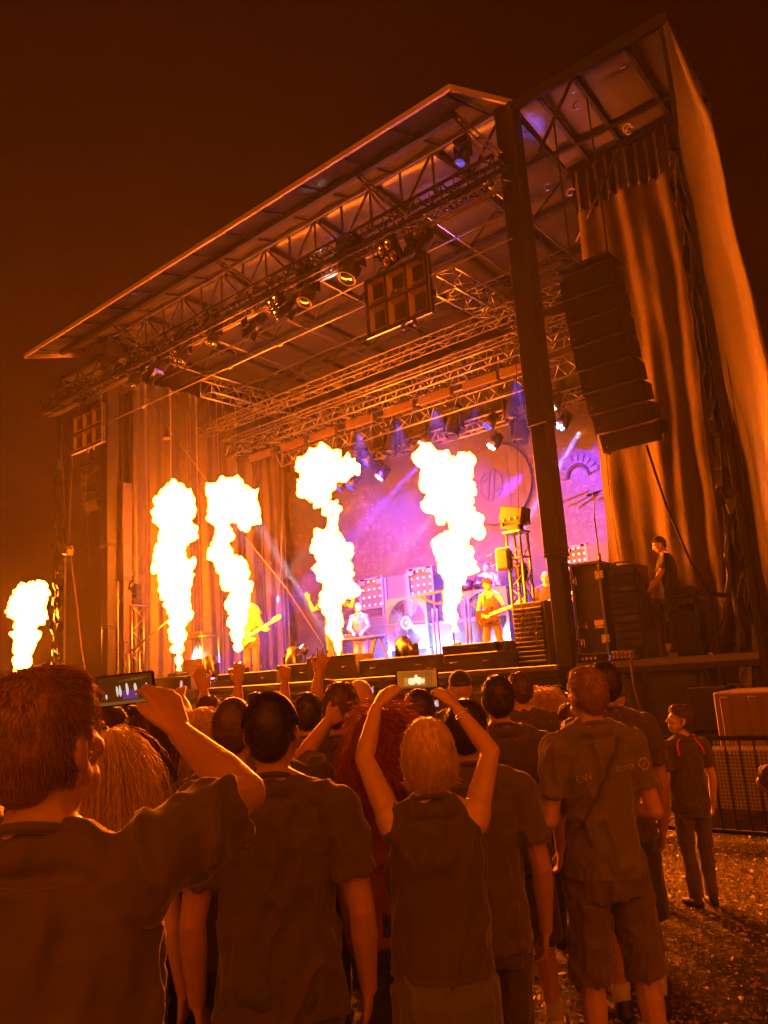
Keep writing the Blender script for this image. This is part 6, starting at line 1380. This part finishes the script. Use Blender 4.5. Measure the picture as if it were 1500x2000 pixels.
person('person with cropped hair far back at the middle, behind the dark tee man', 640, 1327, 5.9, face=0, sk=SK1, hair=('short', H_BROWN), topm=CB2, res=.011)
person('person in a dark cap at the foot of the right wing', 1196, 1336, 6.6, face=20, sk=SK2, hair=('cap', CB), topm=CB, res=.011, head=(30, 0))
person('person cut off at the right edge with a bare elbow showing', 1560, 1372, 3.6, face=0, sk=SK1, hair=('short', H_BROWN), topm=CB, arms={'L': ((1492, 1530, 3.6), (1530, 1480, 3.75), (1540, 1450, 3.8), 'grip')}, res=.01)
person('person filming with a phone held upright at far left', 352, 1378, 5.0, face=-4, sk=SK1, hair=('short', H_BLOND), topm=CB, arms={'R': ((362, 1385, 5.15), (354, 1362, 5.25), (353, 1350, 5.3), 'phone')}, res=.01)
phone('thin phone seen edge on above the left crowd', ((352, 1328), (357, 1328), (357, 1348), (352, 1348)), 5.35, 2)
for i, (u, v, D, hs, hc, fm, lb) in enumerate(((330, 1398, 4.4, 'long', H_DARK, True, 'woman with long dark hair between the left phone and the eye shading woman'), (270, 1372, 5.2, 'short', H_BLOND, False, 'blond man behind the phone at left'), (150, 1385, 3.0, 'short', H_DARK, False, 'dark haired person hidden behind the filming man'),
        (775, 1352, 5.0, 'short', H_BROWN, False, 'brown haired head left of the thick dark hair'), (1110, 1372, 5.2, 'short', H_BROWN, False, 'person hidden behind the shoulder of the man in the grey tee'), (1085, 1382, 6.4, 'short', H_DARK, False, 'farther person right of the blond curls'), (500, 1352, 5.8, 'short', H_DARK, False, 'person near the stage behind the headphones man'))):
    person(lb, u, v, D, face=RNG.uniform(-8, 8), fem=fm, sk=SK1, hair=(hs, hc), topm=(CB, CB2, CN)[i % 3], res=.012)

# ---- stage technician and band
B0 = lambda u, D: tuple(P(u, 1290, D=D)[:2]) + (DECK,)
pr = person('stage technician in black tee and shorts bent over the mixing desk', 0, 0, 11.9, base=B0(1334, 12.0), H=1.86, face=78, build=1.08, sk=SK2, hair=('buzz', H_DARK), topm=cloth('stage_black', (.018, .016, .015)), bottom='shorts', botm=cloth('stage_black', (.018, .016, .015)), head=(6, -14), lean=.12, arms={'L': (Vector((-.22, .16, 1.2)), Vector((-.2, .36, 1.02)), Vector((-.18, .44, .98)), 'relaxed', Vector((0, 0, -1))), 'R': (Vector((.24, .14, 1.2)), Vector((.2, .36, 1.04)), Vector((.17, .44, 1.0)), 'relaxed', Vector((0, 0, -1)))}, res=.011, eyes=True, legs={'L': ((-.1, .06, .5), (-.1, .02, .085)), 'R': ((.1, .08, .5), (.1, .16, .085))})
pr = person('bare armed guitarist in a black tank top with an arm sleeve', 1, 2, 13, base=B0(968, 15.3), H=1.75, face=160, sk=SK1, hair=('quiff', H_BROWN), top='tank', topm=CB, botm=CB2, head=(-28, -22), arms={'L': (Vector((-.3, .08, 1.2)), Vector((-.42, .3, 1.12)), Vector((-.46, .36, 1.14)), 'fist', Vector((0, -1, .2))), 'R': (Vector((.26, .0, 1.18)), Vector((.1, .24, 1.04)), Vector((.03, .27, 1.0)), 'grip', Vector((-.3, -1, 0)))}, res=.011, eyes=True, stance=(.18, .2))
b = MB(); e, w_ = pr['A']['L'][1], pr['A']['L'][2]; b.cap(lerp(e, w_, .0), lerp(e, w_, .75), .048, .038); extra(pr, 'arm_sleeve', b, mat('red_sleeve', (.55, .03, .03), .6))
b = MB(); b.tube([(.175 * math.cos(a), -.01 + .135 * math.sin(a), 1.02) for a in np.linspace(0, 6.28, 24)], .02, 5); b.box((0, .14, 1.02), (.07, .02, .05)); extra(pr, 'belt', b, mat('belt', (.3, .16, .07), .4))
M = Matrix.Translation(pr['t'].location) @ Matrix.Rotation(rad(YAW + 160), 4, 'Z')
gt = guitar('electric_guitar', 'dark electric guitar with a pale neck played by the bare armed guitarist', M @ Vector((.06, .2, 1.0)), (M.to_3x3() @ Vector((-.9, .22, .22))), mat('guitar_dark', (.04, .03, .04), .15, coat=.6))
pr = person('bald man in glasses and a dark jacket playing bass at stage right', 3, 2, 13, base=B0(1083, 15.2), H=1.8, face=168, sk=SK3, hair=('bald', None), top='jacket', topm=CN, botm=CB, head=(-4, -6), arms={'L': (Vector((-.3, .06, 1.2)), Vector((-.42, .28, 1.16)), Vector((-.46, .34, 1.18)), 'grip', Vector((0, -1, .2))), 'R': (Vector((.26, .0, 1.18)), Vector((.1, .24, 1.06)), Vector((.03, .27, 1.02)), 'grip', Vector((-.3, -1, 0)))}, res=.011, eyes=True); glasses(pr)
M = Matrix.Translation(pr['t'].location) @ Matrix.Rotation(rad(YAW + 168), 4, 'Z')
gt = guitar('bass_guitar', 'white bass guitar held low by the bald man in glasses', M @ Vector((.05, .2, 1.0)), (M.to_3x3() @ Vector((-.85, .1, .5))), mat('guitar_white', (.8, .78, .75), .2, coat=.5))
pr = person('keyboard player in dark glasses and a silvery shirt behind the white desk', 5, 3, 13, base=B0(706, 19.2), H=1.8, face=172, sk=SK3, hair=('bald', None), top='jacket', topm=mat('silver_shirt', (.16, .13, .15), .4, .2, var=.5, scale=12), botm=CW, head=(-8, -8), arms={'L': (Vector((-.24, .1, 1.18)), Vector((-.12, .3, 1.05)), Vector((-.1, .38, 1.03)), 'relaxed', Vector((0, 0, -1))), 'R': (Vector((.24, .1, 1.18)), Vector((.1, .3, 1.05)), Vector((.08, .38, 1.03)), 'relaxed', Vector((0, 0, -1)))}, res=.012, eyes=True)
b = MB(); [b.ball((sg * .032, .102, 1.685), (.026, .008, .02), None, 10, 7) for sg in (-1, 1)]; b.cone((-.08, .06, 1.692), (.08, .06, 1.692), .004); extra(pr, 'sunglasses', b, GLASS, True)
dz = DECK + 1.2
person('drummer in a pink lit top seated high behind the drum kit', 7, 3, 13, base=(DKX - .05, DKY + .62, dz - .42), H=1.78, face=170, sk=SK3, hair=('short', H_BROWN), topm=mat('pink_top', (.6, .25, .4), .7), botm=CB, res=.012, eyes=True, legs={'L': ((-.2, .42, .9), (-.22, .45, .5)), 'R': ((.2, .42, .9), (.22, .45, .5))}, arms={'L': (Vector((-.28, .1, 1.2)), Vector((-.2, .32, 1.2)), Vector((-.16, .4, 1.2)), 'fist', Vector((0, 0, -1))), 'R': (Vector((.28, .1, 1.22)), Vector((.24, .28, 1.36)), Vector((.22, .36, 1.42)), 'fist', Vector((0, 0, -1)))})
t = thing('drum_stool', 'round stool under the drummer', 'stool', (DKX - .05, DKY + .6, dz)); b = MB(); b.lathe([(.17, .4), (.17, .47), (.15, .48)]); b.build('seat', BLACK, t, True); b = MB(); b.cone((0, 0, .15), (0, 0, .4), .02); [b.cone((0, 0, .2), (.22 * math.cos(a), .22 * math.sin(a), 0), .014) for a in (0, 2.1, 4.2)]; b.build('leg', CHROME, t)
pr = person('singer with both arms thrown out behind the broken fire jet', 9, 3, 13, base=B0(655, 17.4)[:2] + (DECK + .18,), H=1.85, face=176, sk=SK1, hair=('short', H_BROWN), topm=CB, botm=KHA, res=.012, arms={'R': (Vector((.42, .02, 1.32)), Vector((.5, .06, 1.56)), Vector((.54, .08, 1.66)), 'open', Vector((0, 1, 0))), 'L': (Vector((-.42, .02, 1.34)), Vector((-.5, .06, 1.6)), Vector((-.52, .08, 1.7)), 'open', Vector((0, 1, 0)))}, eyes=True)
t = thing('singer_platform', 'low dark platform under the singer', 'riser', tuple(B0(655, 17.4))); b = MB(); b.box((0, 0, .09), (1.2, .9, .18), bev=.02); b.build('body', BOXF, t); b = MB(); b.box((0, -.455, .15), (1.2, .02, .03)); b.build('trim', STEEL, t)
pr = person('guitarist with loose blond hair half hidden by the second fire jet', 11, 3, 13, base=B0(492, 17.2), H=1.75, face=176, sk=SK1, hair=('long', H_BLOND), topm=CR_, botm=CB, res=.012, eyes=True, head=(-20, -10), arms={'L': (Vector((-.3, .08, 1.2)), Vector((-.42, .3, 1.16)), Vector((-.46, .36, 1.18)), 'fist', Vector((0, -1, .2))), 'R': (Vector((.26, .0, 1.18)), Vector((.1, .24, 1.04)), Vector((.03, .27, 1.0)), 'grip', Vector((-.3, -1, 0)))})
M = Matrix.Translation(pr['t'].location) @ Matrix.Rotation(rad(YAW + 176), 4, 'Z')
gt = guitar('electric_guitar', 'orange lit guitar held by the blond haired guitarist at stage left', M @ Vector((.06, .2, 1.0)), (M.to_3x3() @ Vector((-.85, .15, .4))), mat('guitar_red', (.3, .06, .03), .2, coat=.6))
# ------------------------------------------------------------------ haze
hb = MB(); hb.box((-6, 9.5, 8.5), (104, 92, 19.5)); haze = hb.build('haze', None); tag(haze, 'thin smoke haze hanging over the stage and crowd', None, None, 'stuff')
hm = bpy.data.materials.new('haze'); hm.use_nodes = True; N = hm.node_tree.nodes; N.remove(N['Principled BSDF'])
pv = N.new('ShaderNodeVolumePrincipled'); pv.inputs['Color'].default_value = (.9, .87, .84, 1); pv.inputs['Density'].default_value = .0013; pv.inputs['Anisotropy'].default_value = .35
hm.node_tree.links.new(pv.outputs[0], N['Material Output'].inputs['Volume']); haze.data.materials.append(hm)
